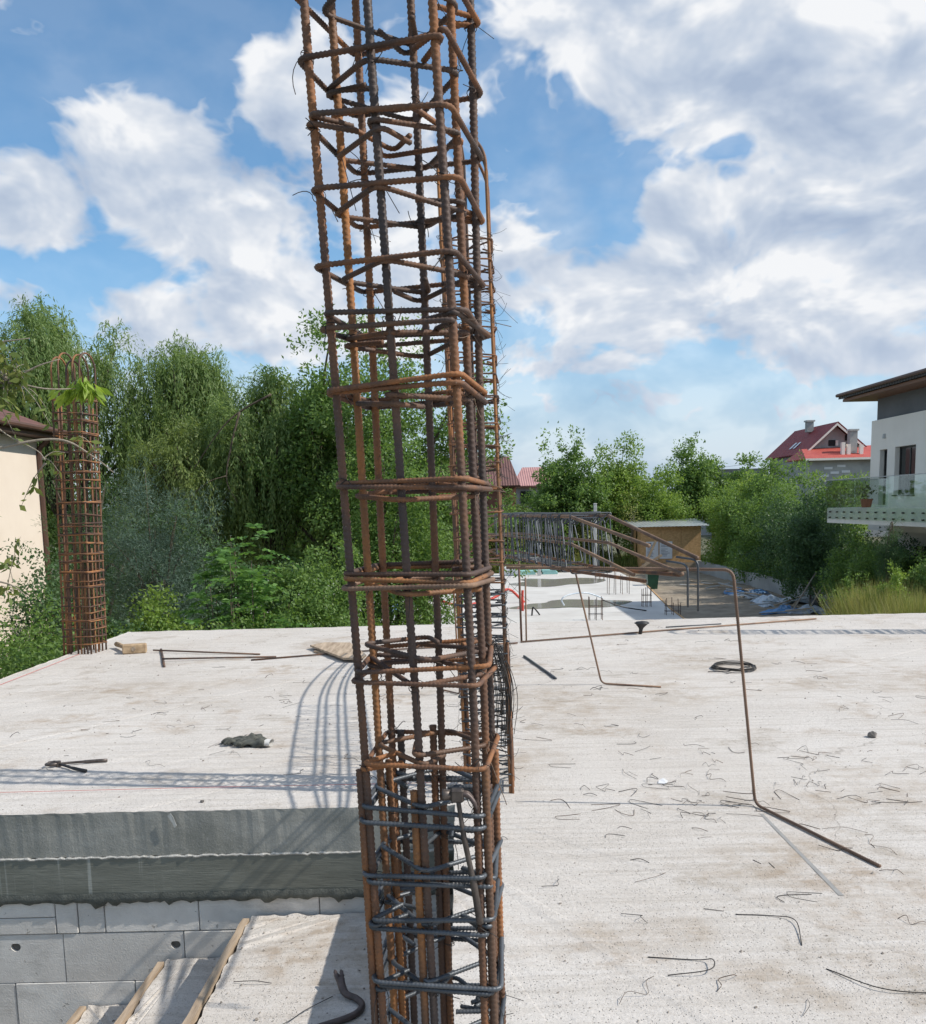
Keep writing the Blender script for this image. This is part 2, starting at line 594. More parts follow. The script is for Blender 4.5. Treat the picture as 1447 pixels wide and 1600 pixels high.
m_block()
simple_noise_mat('block_joint', (0.09, 0.085, 0.075), (0.17, 0.16, 0.145), 12.0, 0.95, 0, 0.5, 60)
simple_noise_mat('mortar', (0.36, 0.35, 0.32), (0.52, 0.50, 0.46), 25.0, 0.95, 0, 0.8, 120, 0.006)
simple_noise_mat('wet_mortar', (0.075, 0.08, 0.068), (0.14, 0.145, 0.125), 25.0, 0.8, 0, 0.8, 90, 0.006)
simple_noise_mat('timber', (0.25, 0.18, 0.12), (0.50, 0.39, 0.28), 3.0, 0.85, 0, 0.5, 30, 0.003, stretch=(9, 1, 9), var=0.12)
simple_noise_mat('timber_x', (0.27, 0.19, 0.12), (0.47, 0.36, 0.25), 3.0, 0.85, 0, 0.4, 30, 0.003, stretch=(1, 9, 9), var=0.12)


def m_rust(name, dark, mid, hot, var):
    mt, t, b = mat(name, rough=0.78)
    oi = t.new('ShaderNodeObjectInfo')
    p = worldco(t)
    q = t.vec('ADD', p, t.vec('SCALE', (1.0, 1.0, 1.0), t.math('MULTIPLY', oi.outputs['Random'], 37.0)))
    q = t.vec('MULTIPLY', q, (1, 1, 0.45))
    a = t.noise(q, 5.5, 5, 0.62)
    f = t.math('ADD', a, t.math('MULTIPLY', t.math('SUBTRACT', oi.outputs['Random'], 0.5), var))
    c = t.ramp(f, [(0.40, dark), (0.52, mid), (0.66, hot)])
    fl = t.noise(p, 120.0, 3, 0.6)
    c = t.mix(t.maprange(fl, 0.52, 0.72, 0, 0.55), c, C4(dark))
    c = t.mix(t.maprange(t.noise(p, 260.0, 2, 0.5), 0.66, 0.75, 0, 0.5), c, C4((0.36, 0.30, 0.25)))
    t.l.new(c, b.inputs['Base Color'])
    t.l.new(t.maprange(a, 0.3, 0.7, 0.55, 0.9), b.inputs['Roughness'])
    b.inputs['Metallic'].default_value = 0.15
    bump(t, b, fl, 0.35, 0.001)


m_rust('rust', (0.080, 0.049, 0.037), (0.172, 0.086, 0.048), (0.32, 0.138, 0.055), 0.16)
m_rust('rust_dark', (0.068, 0.049, 0.042), (0.125, 0.077, 0.056), (0.22, 0.108, 0.055), 0.18)
m_rust('rust_hot', (0.115, 0.066, 0.042), (0.25, 0.118, 0.052), (0.40, 0.175, 0.060), 0.14)
m_rust('rust_pale', (0.14, 0.088, 0.060), (0.22, 0.14, 0.095), (0.30, 0.19, 0.12), 0.15)
simple_noise_mat('black_steel', (0.055, 0.062, 0.070), (0.125, 0.135, 0.148), 9.0, 0.48, 0.45, 0.2, 150, 0.001, var=0.2)
simple_noise_mat('wire', (0.020, 0.020, 0.021), (0.060, 0.052, 0.045), 9.0, 0.55, 0.4, var=0.3)
simple_noise_mat('wire_rust', (0.075, 0.055, 0.042), (0.17, 0.115, 0.080), 14.0, 0.8, 0.1, var=0.3)
simple_noise_mat('tool_steel', (0.055, 0.045, 0.040), (0.15, 0.125, 0.11), 30.0, 0.45, 0.6, 0.2, 150, 0.001)
simple_noise_mat('pry_steel', (0.060, 0.046, 0.042), (0.125, 0.092, 0.082), 22.0, 0.5, 0.3, 0.3, 110, 0.001)
simple_noise_mat('worn_wood', (0.28, 0.19, 0.11), (0.50, 0.36, 0.22), 18.0, 0.8, 0, 0.3, 60, 0.002)
simple_noise_mat('dirt', (0.20, 0.16, 0.115), (0.36, 0.30, 0.225), 1.1, 0.95, 0, 0.9, 9.0, 0.06)
simple_noise_mat('ground', (0.050, 0.062, 0.028), (0.135, 0.125, 0.065), 0.5, 0.95, 0, 0.8, 6.0, 0.06)
simple_noise_mat('far_concrete', (0.50, 0.475, 0.44), (0.62, 0.60, 0.565), 0.7, 0.9, 0, 0.3, 20, 0.01)
simple_noise_mat('crumb', (0.13, 0.11, 0.09), (0.36, 0.32, 0.28), 40.0, 0.95)
simple_noise_mat('stone', (0.10, 0.09, 0.08), (0.22, 0.20, 0.18), 30.0, 0.9, 0, 0.4, 80, 0.003)
simple_noise_mat('glove_fabric', (0.040, 0.042, 0.036), (0.115, 0.115, 0.095), 26.0, 0.92, 0, 0.5, 220, 0.002)
simple_noise_mat('glove_white', (0.50, 0.48, 0.44), (0.66, 0.64, 0.60), 60.0, 0.9)
simple_noise_mat('white_scrap', (0.62, 0.62, 0.62), (0.78, 0.78, 0.78), 30.0, 0.8)
simple_noise_mat('black_plastic', (0.012, 0.012, 0.013), (0.035, 0.034, 0.033), 20.0, 0.45)
simple_noise_mat('rubber', (0.014, 0.013, 0.013), (0.030, 0.028, 0.027), 40.0, 0.6)
simple_noise_mat('string', (0.45, 0.10, 0.09), (0.60, 0.18, 0.15), 20.0, 0.9)
simple_noise_mat('red_conduit', (0.50, 0.045, 0.03), (0.62, 0.075, 0.05), 8.0, 0.5)
simple_noise_mat('blue_plastic', (0.05, 0.16, 0.36), (0.16, 0.34, 0.58), 2.5, 0.4, 0, 0.8, 6.0, 0.05, var=0.35)
simple_noise_mat('pale_plastic', (0.36, 0.43, 0.50), (0.62, 0.66, 0.70), 2.5, 0.4, 0, 0.8, 6.0, 0.05, var=0.25)
simple_noise_mat('teal_board', (0.20, 0.44, 0.42), (0.34, 0.58, 0.55), 3.0, 0.6)
simple_noise_mat('green_plastic', (0.008, 0.05, 0.03), (0.015, 0.085, 0.05), 6.0, 0.4)
simple_noise_mat('osb', (0.42, 0.235, 0.095), (0.62, 0.39, 0.19), 7.0, 0.8, 0, 0.3, 16, 0.005, stretch=(1, 1, 1.4))
simple_noise_mat('roof_sheet', (0.50, 0.52, 0.54), (0.68, 0.70, 0.72), 1.5, 0.35, 0.6)
simple_noise_mat('grey_post', (0.42, 0.42, 0.41), (0.55, 0.55, 0.53), 4.0, 0.8)
simple_noise_mat('white_render', (0.80, 0.74, 0.655), (0.86, 0.80, 0.715), 0.8, 0.85, 0, 0.2, 60, 0.004)
simple_noise_mat('grey_render', (0.120, 0.125, 0.13), (0.155, 0.16, 0.165), 0.8, 0.85, 0, 0.2, 60, 0.004)
simple_noise_mat('peach_render', (0.66, 0.56, 0.46), (0.74, 0.64, 0.535), 0.6, 0.9, 0, 0.2, 60, 0.004)
simple_noise_mat('brown_metal', (0.075, 0.038, 0.026), (0.115, 0.060, 0.042), 2.0, 0.55)
simple_noise_mat('dark_frame', (0.030, 0.026, 0.024), (0.045, 0.040, 0.037), 4.0, 0.5)
simple_noise_mat('soffit', (0.16, 0.075, 0.040), (0.23, 0.11, 0.06), 1.5, 0.6, stretch=(12, 0.4, 1))
simple_noise_mat('terracotta', (0.30, 0.11, 0.055), (0.38, 0.15, 0.08), 9.0, 0.85)
simple_noise_mat('raw_render', (0.30, 0.30, 0.29), (0.42, 0.42, 0.40), 0.7, 0.9, 0, 0.3, 8, 0.02)
simple_noise_mat('brick_far', (0.19, 0.075, 0.05), (0.27, 0.12, 0.08), 5.0, 0.9)
simple_noise_mat('bark', (0.065, 0.048, 0.034), (0.16, 0.125, 0.09), 7.0, 0.95, 0, 0.9, 16, 0.03, stretch=(3, 3, .6))
simple_noise_mat('bark_pale', (0.22, 0.185, 0.14), (0.36, 0.31, 0.25), 7.0, 0.95, 0, 0.6, 16, 0.02)
simple_noise_mat('paper', (0.66, 0.67, 0.70), (0.76, 0.77, 0.79), 3.0, 0.7)
simple_noise_mat('ink', (0.10, 0.11, 0.14), (0.2, 0.2, 0.24), 3.0, 0.7)
simple_noise_mat('curtain', (0.25, 0.26, 0.24), (0.40, 0.41, 0.38), 1.4, 0.9, stretch=(1, 9, .3))


def m_roof(name, c1, c2, axis):
    """Profiled roofing: courses and ribs as fine relief (a few pixels at most from here)."""
    mt, t, b = mat(name, rough=0.6)
    p = worldco(t)
    f = t.noise(p, 1.2, 4, 0.6)
    c = t.ramp(f, [(0.3, c1), (0.7, c2)])
    wv = t.new('ShaderNodeTexWave', wave_type='BANDS', bands_direction=axis)
    t.l.new(p, wv.inputs['Vector'])
    wv.inputs['Scale'].default_value = 1.6
    wz = t.new('ShaderNodeTexWave', wave_type='BANDS', bands_direction='Z', wave_profile='SAW')
    t.l.new(p, wz.inputs['Vector'])
    wz.inputs['Scale'].default_value = 1.5
    t.l.new(c, b.inputs['Base Color'])
    bump(t, b, t.math('ADD', wv.outputs['Fac'], wz.outputs['Fac']), 0.7, 0.05)


m_roof('roof_red', (0.22, 0.022, 0.024), (0.29, 0.036, 0.034), 'Y')
m_roof('roof_bright', (0.40, 0.06, 0.045), (0.50, 0.10, 0.07), 'X')
m_roof('roof_brown', (0.115, 0.050, 0.042), (0.17, 0.078, 0.064), 'X')
m_roof('roof_pink', (0.40, 0.20, 0.185), (0.48, 0.26, 0.24), 'X')
m_roof('roof_dark', (0.028, 0.026, 0.026), (0.045, 0.042, 0.042), 'Y')


def m_glass(name, tint, refl=0.10, rough=0.02):
    mt = bpy.data.materials.new(name)
    mt.use_nodes = True
    t = NT(mt.node_tree)
    t.n.clear()
    tr = t.new('ShaderNodeBsdfTransparent')
    tr.inputs[0].default_value = C4(tint)
    gl = t.new('ShaderNodeBsdfGlossy')
    gl.inputs['Roughness'].default_value = rough
    gl.inputs['Color'].default_value = (0.9, 0.95, 0.93, 1)
    ge = t.new('ShaderNodeNewGeometry')
    cs = t.math('ABSOLUTE', t.vec('DOT_PRODUCT', ge.outputs['Incoming'], ge.outputs['Normal']))
    sch = t.math('POWER', t.math('SUBTRACT', 1.0, cs, clamp=True), 4.0)
    mx = t.new('ShaderNodeMixShader')
    t.l.new(t.math('ADD', t.math('MULTIPLY', sch, 0.6), refl * .5, clamp=True), mx.inputs[0])
    t.l.new(tr.outputs[0], mx.inputs[1])
    t.l.new(gl.outputs[0], mx.inputs[2])
    o = t.new('ShaderNodeOutputMaterial')
    t.l.new(mx.outputs[0], o.inputs[0])
    M[name] = mt


m_glass('balcony_glass', (0.90, 0.945, 0.925), 0.10)
mt, t, b = mat('window_glass', (0.018, 0.022, 0.022), 0.06)
b.inputs['Specular IOR Level'].default_value = 0.8
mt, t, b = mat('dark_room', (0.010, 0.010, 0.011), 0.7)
mt, t, b = mat('puddle', (0.36, 0.34, 0.30), 0.10)
b.inputs['Specular IOR Level'].default_value = 0.6
bump(t, b, t.noise(worldco(t), 2.0, 2, 0.5), 0.03, 0.02)


def m_leaf(name, c1, c2, c3, trans=0.35, rough=0.5):
    mt = bpy.data.materials.new(name)
    mt.use_nodes = True
    t = NT(mt.node_tree)
    b = mt.node_tree.nodes['Principled BSDF']
    g = t.new('ShaderNodeNewGeometry')
    f = t.math('ADD', t.math('MULTIPLY', g.outputs['Random Per Island'], 0.6), t.math('MULTIPLY', t.noise(g.outputs['Position'], 0.9, 2, 0.5), 0.4))
    c = t.ramp(f, [(0.22, c1), (0.5, c2), (0.80, c3)])
    t.l.new(c, b.inputs['Base Color'])
    b.inputs['Roughness'].default_value = rough
    b.inputs['Specular IOR Level'].default_value = 0.35
    tl = t.new('ShaderNodeBsdfTranslucent')
    t.l.new(t.mix(0.5, c, C4((c3[0] * 1.25, c3[1] * 1.3, c3[2] * 0.6))), tl.inputs[0])
    mx = t.new('ShaderNodeMixShader')
    mx.inputs[0].default_value = trans
    t.l.new(b.outputs[0], mx.inputs[1])
    t.l.new(tl.outputs[0], mx.inputs[2])
    t.l.new(mx.outputs[0], mt.node_tree.nodes['Material Output'].inputs[0])
    M[name] = mt


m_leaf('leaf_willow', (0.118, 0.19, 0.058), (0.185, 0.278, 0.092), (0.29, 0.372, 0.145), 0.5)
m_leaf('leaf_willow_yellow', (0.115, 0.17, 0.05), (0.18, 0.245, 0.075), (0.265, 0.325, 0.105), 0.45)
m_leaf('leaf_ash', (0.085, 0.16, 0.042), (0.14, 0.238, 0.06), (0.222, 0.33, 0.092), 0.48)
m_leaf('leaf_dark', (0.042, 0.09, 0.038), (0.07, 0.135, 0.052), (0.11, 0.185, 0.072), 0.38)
m_leaf('leaf_bright', (0.125, 0.215, 0.042), (0.195, 0.3, 0.06), (0.275, 0.375, 0.09), 0.48)
m_leaf('leaf_lime', (0.180, 0.288, 0.036), (0.252, 0.372, 0.050), (0.324, 0.432, 0.066), 0.45)
m_leaf('leaf_sumac', (0.080, 0.181, 0.043), (0.123, 0.254, 0.061), (0.181, 0.319, 0.080), 0.4)
m_leaf('leaf_pine', (0.048, 0.092, 0.066), (0.075, 0.125, 0.09), (0.115, 0.17, 0.122), 0.2)
m_leaf('leaf_walnut', (0.087, 0.138, 0.041), (0.152, 0.210, 0.058), (0.246, 0.268, 0.072), 0.4)
m_leaf('leaf_weed', (0.13, 0.18, 0.045), (0.21, 0.25, 0.07), (0.32, 0.31, 0.11), 0.4)
m_leaf('dry_grass', (0.18, 0.215, 0.065), (0.28, 0.28, 0.1), (0.42, 0.37, 0.16), 0.38)

# ================================================================== THE SETTING
GZ = -2.8
tag(MB().add([(-900, -300, GZ), (900, -300, GZ), (900, 1500, GZ), (-900, 1500, GZ)], [(0, 1, 2, 3)]).build('ground', 'ground'), kind='structure')


def uneven_sheet(x0, x1, y0, y1, z, nx, ny, amp):
    xs, ys = np.linspace(x0, x1, nx), np.linspace(y0, y1, ny)
    X, Y = np.meshgrid(xs, ys)
    Z = z + amp * (np.sin(X * 1.3 + np.sin(Y * .7) * 2) * np.sin(Y * 1.1 + 1.3) + rng.normal(0, .35, X.shape))
    b_ = MB()
    b_.v.append(np.stack([X, Y, Z], -1).reshape(-1, 3))
    b_.n = nx * ny
    for i in range(ny - 1):
        for j in range(nx - 1):
            b_.f.append([i * nx + j, i * nx + j + 1, (i + 1) * nx + j + 1, (i + 1) * nx + j])
    return b_


tag(uneven_sheet(6.0, 15.2, 14, 64, -2.70, 40, 120, 0.035).build('dirt_yard', 'dirt', smooth=True), kind='structure')


def ragged(p, q, step=0.05, jit=0.004, axis=None):
    """Points from p to q (q excluded), edge slightly uneven."""
    p, q = np.array(p, float), np.array(q, float)
    n = max(1, int(np.linalg.norm(q - p) / step))
    t_ = np.linspace(0, 1, n, endpoint=False)[:, None]
    pts = p + (q - p) * t_
    d = (q - p) / np.linalg.norm(q - p)
    nr = np.array([-d[1], d[0]])
    a = rng.normal(0, jit, n)
    a = np.convolve(a, [.25, .5, .25], 'same') + rng.normal(0, jit * .3, n)
    a[0] = 0
    return (pts + nr * a[:, None]).tolist()


def slab_poly(corners, steps, jits):
    out = []
    for i, c in enumerate(corners):
        out += ragged(c, corners[(i + 1) % len(corners)], steps[i], jits[i])
    return out


def slab_meshes(poly, z1, z0, name, side_name, mt, side_mt, parent=None, zj=0.003, lip=0.004):
    n = len(poly)
    zt = z1 + rng.normal(0, zj, n) * 0.6
    top = MB()
    top.add([(p[0], p[1], zt[i]) for i, p in enumerate(poly)], [list(range(n))])
    o = top.build(name, mt, parent)
    side = MB()
    vs = [(p[0], p[1], zt[i]) for i, p in enumerate(poly)]
    vs += [(p[0] + rng.normal(0, lip), p[1] + rng.normal(0, lip), z1 - 0.014 + rng.normal(0, .003)) for p in poly]
    vs += [(p[0], p[1], z0) for p in poly]
    fs = []
    for k in range(2):
        fs += [[k * n + i, (k + 1) * n + i, (k + 1) * n + (i + 1) % n, k * n + (i + 1) % n] for i in range(n)]
    fs.append([2 * n + i for i in range(n)][::-1])
    side.add(vs, fs)
    s = side.build(side_name, side_mt, o)
    return o, s


poly = slab_poly([(-0.065, 4.78), (-4.58, 4.78), (-4.50, 12.35), (9.5, 12.50), (9.5, -4.0), (-0.34, -4.0), (-0.34, 2.45), (-0.065, 2.45)][::-1],
                 [0.05, 0.5, 0.5, 0.5, 0.06, 0.06, 0.03, 0.03], [0.003, .0, 0, 0, .006, .004, .0016, .0016])
floor, edge = slab_meshes(poly, 0.0, -0.243, 'floor_slab', 'slab_edge', 'concrete_top', 'concrete_side', lip=0.0012)
tag(floor, kind='structure')
edge['label'] = 'rough grey green cast edge of the concrete slab'

# building under the slab (outer walls, seen only from a step aside)
for nm, lo, hi in (('lower_wall', (-4.45, 4.99, GZ), (-4.2, 12.2, -0.243)), ('lower_wall', (-4.2, 12.0, GZ), (9.3, 12.25, -0.243)), ('lower_wall', (9.1, -3.8, GZ), (9.35, 12.0, -0.243))):
    tag(MB().box(lo, hi).build(nm, 'block'), kind='structure')
tag(MB().box((-4.6, -4, GZ), (9, 12, GZ + 0.02)).build('lower_floor', 'far_concrete'), kind='structure')

# ring beam under the slab edge
beam = thing('ring_beam', 'dark wet-looking concrete ring beam under the slab edge', 'beam', (-2.3, 4.77, -0.49))
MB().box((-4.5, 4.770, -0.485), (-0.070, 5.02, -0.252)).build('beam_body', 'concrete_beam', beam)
p = []
for x in np.arange(-4.5, -0.065, 0.02):
    p.append((x, 4.772 + rng.normal(0, .0015), -0.247 + rng.normal(0, .002)))
pr = 0.006 + np.abs(rng.normal(0, .0022, len(p)))
MB().tube(p, pr, 5).build('cement_ridge', 'mortar', beam)['label'] = 'pale crusty cement line along the beam'
n = 190
xs = np.linspace(-4.5, -0.072, n)
low_z = -0.487 - np.abs(np.convolve(rng.normal(0, .016, n), [.3, .4, .3], 'same')) - 0.004
low_z[rng.random(n) < .06] -= 0.018
strip = MB()
vs = [(x, 4.764, -0.445 + rng.normal(0, .0015)) for x in xs] + [(x, 4.760 + rng.normal(0, .002), -0.470) for x in xs] + [(xs[i], 4.766, low_z[i]) for i in range(n)] + [(xs[i], 4.784, low_z[i] - .002) for i in range(n)]
strip.grid(vs, 4, n, closed=False)
strip.build('mortar_lip', 'wet_mortar', beam, smooth=True)['label'] = 'ragged dark mortar lip dripping over the blocks'
# small features on the slab edge
g = MB().add([(-1.595, 4.766, -0.020), (-1.578, 4.766, -0.006), (-1.565, 4.764, -0.025), (-1.548, 4.764, -0.075), (-1.560, 4.764, -0.085), (-1.578, 4.764, -0.045)], [(0, 1, 2, 3, 4, 5)])
o = g.build('cement_scrap', 'cement_skin')
tag(o, 'thin pale strip of cement skin stuck on the dark slab edge', 'scrap')
o.modifiers.new('thickness', 'SOLIDIFY').thickness = 0.003

# aerated concrete block wall
wall = thing('block_wall', 'pale grey aerated concrete block wall under the ring beam', 'wall', (-2.3, 4.8, GZ))
MB().box((-4.46, 4.806, GZ), (-0.070, 5.0, -0.487)).build('mortar_bed', 'block_joint', wall)
courses = [(-0.678, -0.487, -1.467), (-0.957, -0.678, -1.557), (-1.236, -0.957, -1.84), (-1.515, -1.236, -1.557), (-1.794, -1.515, -1.84), (-2.073, -1.794, -1.557), (-2.352, -2.073, -1.84), (-2.631, -2.352, -1.557), (-2.8, -2.631, -1.84)]
holes = {(1, -2.213): 0.053, (1, -1.557): 0.053}


def block_with_hole(x0, x1, z0, z1, y, hx, hz, r):
    b_ = MB()
    N = 16
    inner, outer = [], []
    for i in range(N):
        a = 2 * math.pi * i / N + math.pi / 4
        cx, cz = math.cos(a), math.sin(a)
        inner.append((hx + r * cx * 1.05, hz + r * cz * (0.9 + 0.1 * math.sin(3 * a))))
        k = max(abs(cx), abs(cz))
        ox = cx / k
        oz = cz / k
        outer.append((x1 if ox > .999 else x0 if ox < -.999 else hx + ox * (x1 - hx if ox > 0 else hx - x0), z1 if oz > .999 else z0 if oz < -.999 else hz + oz * (z1 - hz if oz > 0 else hz - z0)))
    vs = [(p_[0], y, p_[1]) for p_ in outer] + [(p_[0], y, p_[1]) for p_ in inner] + [(p_[0], y + 0.045, p_[1]) for p_ in inner] + [(p_[0], y + 0.15, p_[1]) for p_ in outer]
    fs = []
    for i in range(N):
        j = (i + 1) % N
        fs += [[i, j, N + j, N + i], [N + i, N + j, 2 * N + j, 2 * N + i], [3 * N + i, 3 * N + j, j, i]]
    fs.append([2 * N + i for i in range(N)])
    return b_.add(vs, fs)


for ci, (z0, z1, ref) in enumerate(courses):
    k0 = int(math.floor((-4.46 - ref) / 0.656))
    for k in range(k0, 4):
        x0, x1 = max(-4.455, ref + 0.656 * k), min(-0.072, ref + 0.656 * (k + 1))
        if x1 - x0 < 0.06:
            continue
        yy = 4.786 + rng.normal(0, .0018)
        g_ = 0.0022
        pieces = [(x0, x1, z0, z1)]
        if ci == 0 and abs(x0 + 2.779) < .02:      # a row made up with an offcut
            pieces = [(x0, x0 + .12, z0, z1), (x0 + .12, x1 - .12, z0, z0 + .095), (x0 + .12, x1 - .12, z0 + .095, z1), (x1 - .12, x1, z0, z1)]
        if ci == 0 and abs(x0 + 2.123) < .02:
            pieces = [(x0, x0 + .145, z0, z1), (x0 + .145, x1, z0, z1)]
        for (a, b_, c_, d_) in pieces:
            a, b_, c_, d_ = a + g_, b_ - g_, c_ + g_, d_ - g_
            if ci == 1 and abs(x0 + 2.213) < .02:
                o = block_with_hole(a, b_, c_, d_, yy, b_ - 0.045, d_ - .075, 0.026).build('aerated_block', 'block', wall, fix=True)
            elif ci == 1 and abs(x0 + 2.869) < .02:
                o = block_with_hole(a, b_, c_, d_, yy, b_ - 0.26, d_ - .07, 0.026).build('aerated_block', 'block', wall, fix=True)
            else:
                o = MB().box((a, yy, c_), (b_, yy + .15, d_), bev=0.004).build('aerated_block', 'block', wall)

# stair down into the ground floor
stair = thing('concrete_stair', 'freshly cast concrete stair flight with timber riser boards', 'stair', (-1.2, 4.0, GZ))
SY0, SY1 = 2.75, 4.762
tops = [(-1.175, -0.090, -0.588), (-1.645, -1.215, -0.825), (-2.095, -1.690, -1.085), (-2.55, -2.14, -1.345), (-3.0, -2.595, -1.6), (-3.45, -3.045, -1.86)]
for i, (x0, x1, z) in enumerate(tops):
    pl = slab_poly([(x0, SY0), (x1, SY0), (x1, SY1), (x0, SY1)], [.06, .06, .03, .03], [.002, .002, .008, .007])
    a, s = slab_meshes(pl, z, z - 0.42, 'landing' if i == 0 else 'step', 'landing_side' if i == 0 else 'step_side', 'concrete_top', 'concrete_side', stair, zj=0.006, lip=0.003)
    b_ = MB()
    ys = np.linspace(SY0, SY1 - 0.05 + rng.normal(0, .02), 24)
    rings = []
    for y in ys:
        w = rng.normal(0, .0012)
        zz = z + 0.012 + rng.normal(0, .0015)
        xa = x0 - 0.038 + w + (SY1 - y) * -0.018
        rings += [(xa, y, z - .26), (xa + .036, y, z - .26), (xa + .036, y, zz), (xa + .002, y, zz)]
    b_.grid(rings, len(ys), 4)
    b_.build('riser_board', 'timber', stair)
tag(MB().box((-0.135, 4.50, -0.62), (-0.103, 4.755, -0.255)).build('form_board', 'worn_wood'), 'short tan form board upright at the stair opening corner', 'board')

# marks and string on the slab
o = MB().add([(1.476, 3.53, .0035), (1.497, 3.525, .0035), (1.494, 4.52, .0035), (1.478, 4.52, .0035)], [(0, 1, 2, 3)]).build('smooth_grey_stripe', 'mark_grey', floor)  # thin flat strip just above the slab, darker grey than the concrete
o['label'] = 'smooth narrow grey stripe along the slab'
p = [(x, 5.155 + 0.004 * math.sin(x * 3), 0.012) for x in np.linspace(-4.5, -0.02, 40)]
tag(MB().tube(p, 0.0016, 4).build('string_line', 'string'), 'thin red mason string stretched along the front slab edge', 'string')
p = [(-4.36, y, 0.010) for y in np.linspace(5.0, 10.4, 30)]
tag(MB().tube(p, 0.0025, 4).build('string_line', 'string'), 'red string along the left slab edge by the cage', 'string')

# foundation slab of the next house, lower and further off
poly = [(-14, 57), (9.3, 55), (9.0, 45), (7.9, 35.2), (7.6, 31.0), (-14, 31.0)]
o = MB().prism([(p_[0], p_[1]) for p_ in poly], 2, -2.85, -2.5).build('foundation_slab', 'far_concrete', fix=True)
tag(o, kind='structure')
for k, (a, b_) in enumerate((((9.0, 45), (7.9, 35.2)), ((7.9, 35.2), (7.6, 31.0)))):
    d = Vector((b_[0] - a[0], b_[1] - a[1], 0)).normalized()
    nrm = Vector((-d.y, d.x, 0)) * .05
    A, B = Vector((a[0], a[1], 0)) + nrm * .1, Vector((b_[0], b_[1], 0)) + nrm * .1
    vs = []
    for z in (-2.8, -2.47):
        vs += [(A.x, A.y, z), (B.x, B.y, z), (B.x + nrm.x, B.y + nrm.y, z), (A.x + nrm.x, A.y + nrm.y, z)]
    q = MB().add(vs, [(3, 2, 1, 0), (4, 5, 6, 7), (0, 1, 5, 4), (1, 2, 6, 5), (2, 3, 7, 6), (3, 0, 4, 7)]).build('edge_board', 'osb', o, fix=True)


def blob_poly(cx, cy, rx, ry, n=40, seed=1):
    r_ = np.random.default_rng(seed)
    ph = r_.random(5) * 6.28
    out = []
    for i in range(n):
        a = 2 * math.pi * i / n
        k = 1 + sum(0.16 / (j + 1) ** .5 * math.sin((j + 2) * a + ph[j]) for j in range(5))
        out.append((cx + rx * k * math.cos(a), cy + ry * k * math.sin(a)))
    return out


for k, (cx, cy, rx, ry) in enumerate([(5.0, 48.6, 2.3, 2.6), (4.6, 37.6, 2.4, 1.5)]):
    pl = blob_poly(cx, cy, rx, ry, seed=k + 3)
    tag(MB().add([(q[0], q[1], -2.494) for q in pl], [list(range(len(pl)))]).build('rain_puddle', 'puddle'), kind='structure')

# low retaining kerb by the bushes
tag(MB().box((14.3, 30, -2.9), (14.55, 58, -2.05)).build('retaining_kerb', 'raw_render'), 'low grey concrete retaining wall under the dark bushes', 'wall')

# ================================================================== REBAR CAGES
SIDE = 0.242


def col_frame(z):
    zz = [-0.2, 0.50, 1.13, 1.78, 2.49, 3.4]
    s = np.interp(z, zz, [.235, .240, .250, .262, .280, .29])
    ph = R(np.interp(z, zz, [7, 8, 10, 13, 17, 20]))
    c_ = np.array([np.interp(z, zz, [-.062, -.0705, -.081, -.1015, -.1235, -.150]), np.interp(z, zz, [2.10, 2.10, 2.115, 2.145, 2.175, 2.19])])
    f_ = np.array([math.cos(ph), -math.sin(ph)])
    d_ = np.array([math.sin(ph), math.cos(ph)])
    return c_, f_, d_, s, ph


def col_pt(a, b_, z, off=(0, 0)):
    c_, f_, d_, s, ph = col_frame(z)
    q = c_ + f_ * (a * s / 2 + off[0]) + d_ * (b_ * s / 2 + off[1])
    return (q[0], q[1], z)


mainc = thing('rebar_column_cage', 'tall rusty rebar column cage closest to the camera', 'rebar cage', (-0.08, 2.12, 0))
BARS = [(-1, -1, 'rust'), (0, -1, 'rust_dark'), (1, -1, 'rust'), (1, 0, 'rust'), (1, 1, 'rust_dark'), (0, 1, 'rust_dark'), (-1, 1, 'rust'), (-1, 0, 'rust_hot')]
for k, (a, b_, mt_) in enumerate(BARS):
    ph = rng.random(2) * 6.28
    pts = []
    for z in np.linspace(-0.15, 3.25 + rng.normal(0, .06), 60):
        q = col_pt(a, b_, z)
        pts.append((q[0] + 0.003 * math.sin(z * 2.1 + ph[0]), q[1] + 0.003 * math.sin(z * 1.7 + ph[1]), z))
    MB().tube(pts, 0.0092, 8, ribs=0.0125).build('vertical_bar', mt_, mainc, smooth=True)
# starter bars lapped beside the verticals
for k, (a, b_, zt, off, mt_) in enumerate([(-1, -1, 1.00, (-.019, .004), 'rust'), (0, -1, 0.955, (-.020, .004), 'rust_hot'), (1, -1, 1.015, (.019, .006), 'rust_hot'), (1, 0, 0.93, (.004, .021), 'rust'),
                                       (1, 1, 0.99, (.012, -.018), 'rust'), (0, 1, 1.045, (-.020, 0), 'rust'), (-1, 1, 1.03, (.020, .004), 'rust_dark'), (-1, 0, 0.985, (.014, .016), 'rust_hot')]):
    ph = rng.random(2) * 6.28
    pts = []
    for z in np.linspace(-0.15, zt, 24):
        q = col_pt(a, b_, z, off)
        pts.append((q[0] + 0.0015 * math.sin(z * 3.1 + ph[0]), q[1] + 0.0015 * math.sin(z * 2.7 + ph[1]), z))
    MB().tube(pts, 0.0092, 8, ribs=0.0125).build('starter_bar', mt_, mainc, smooth=True)


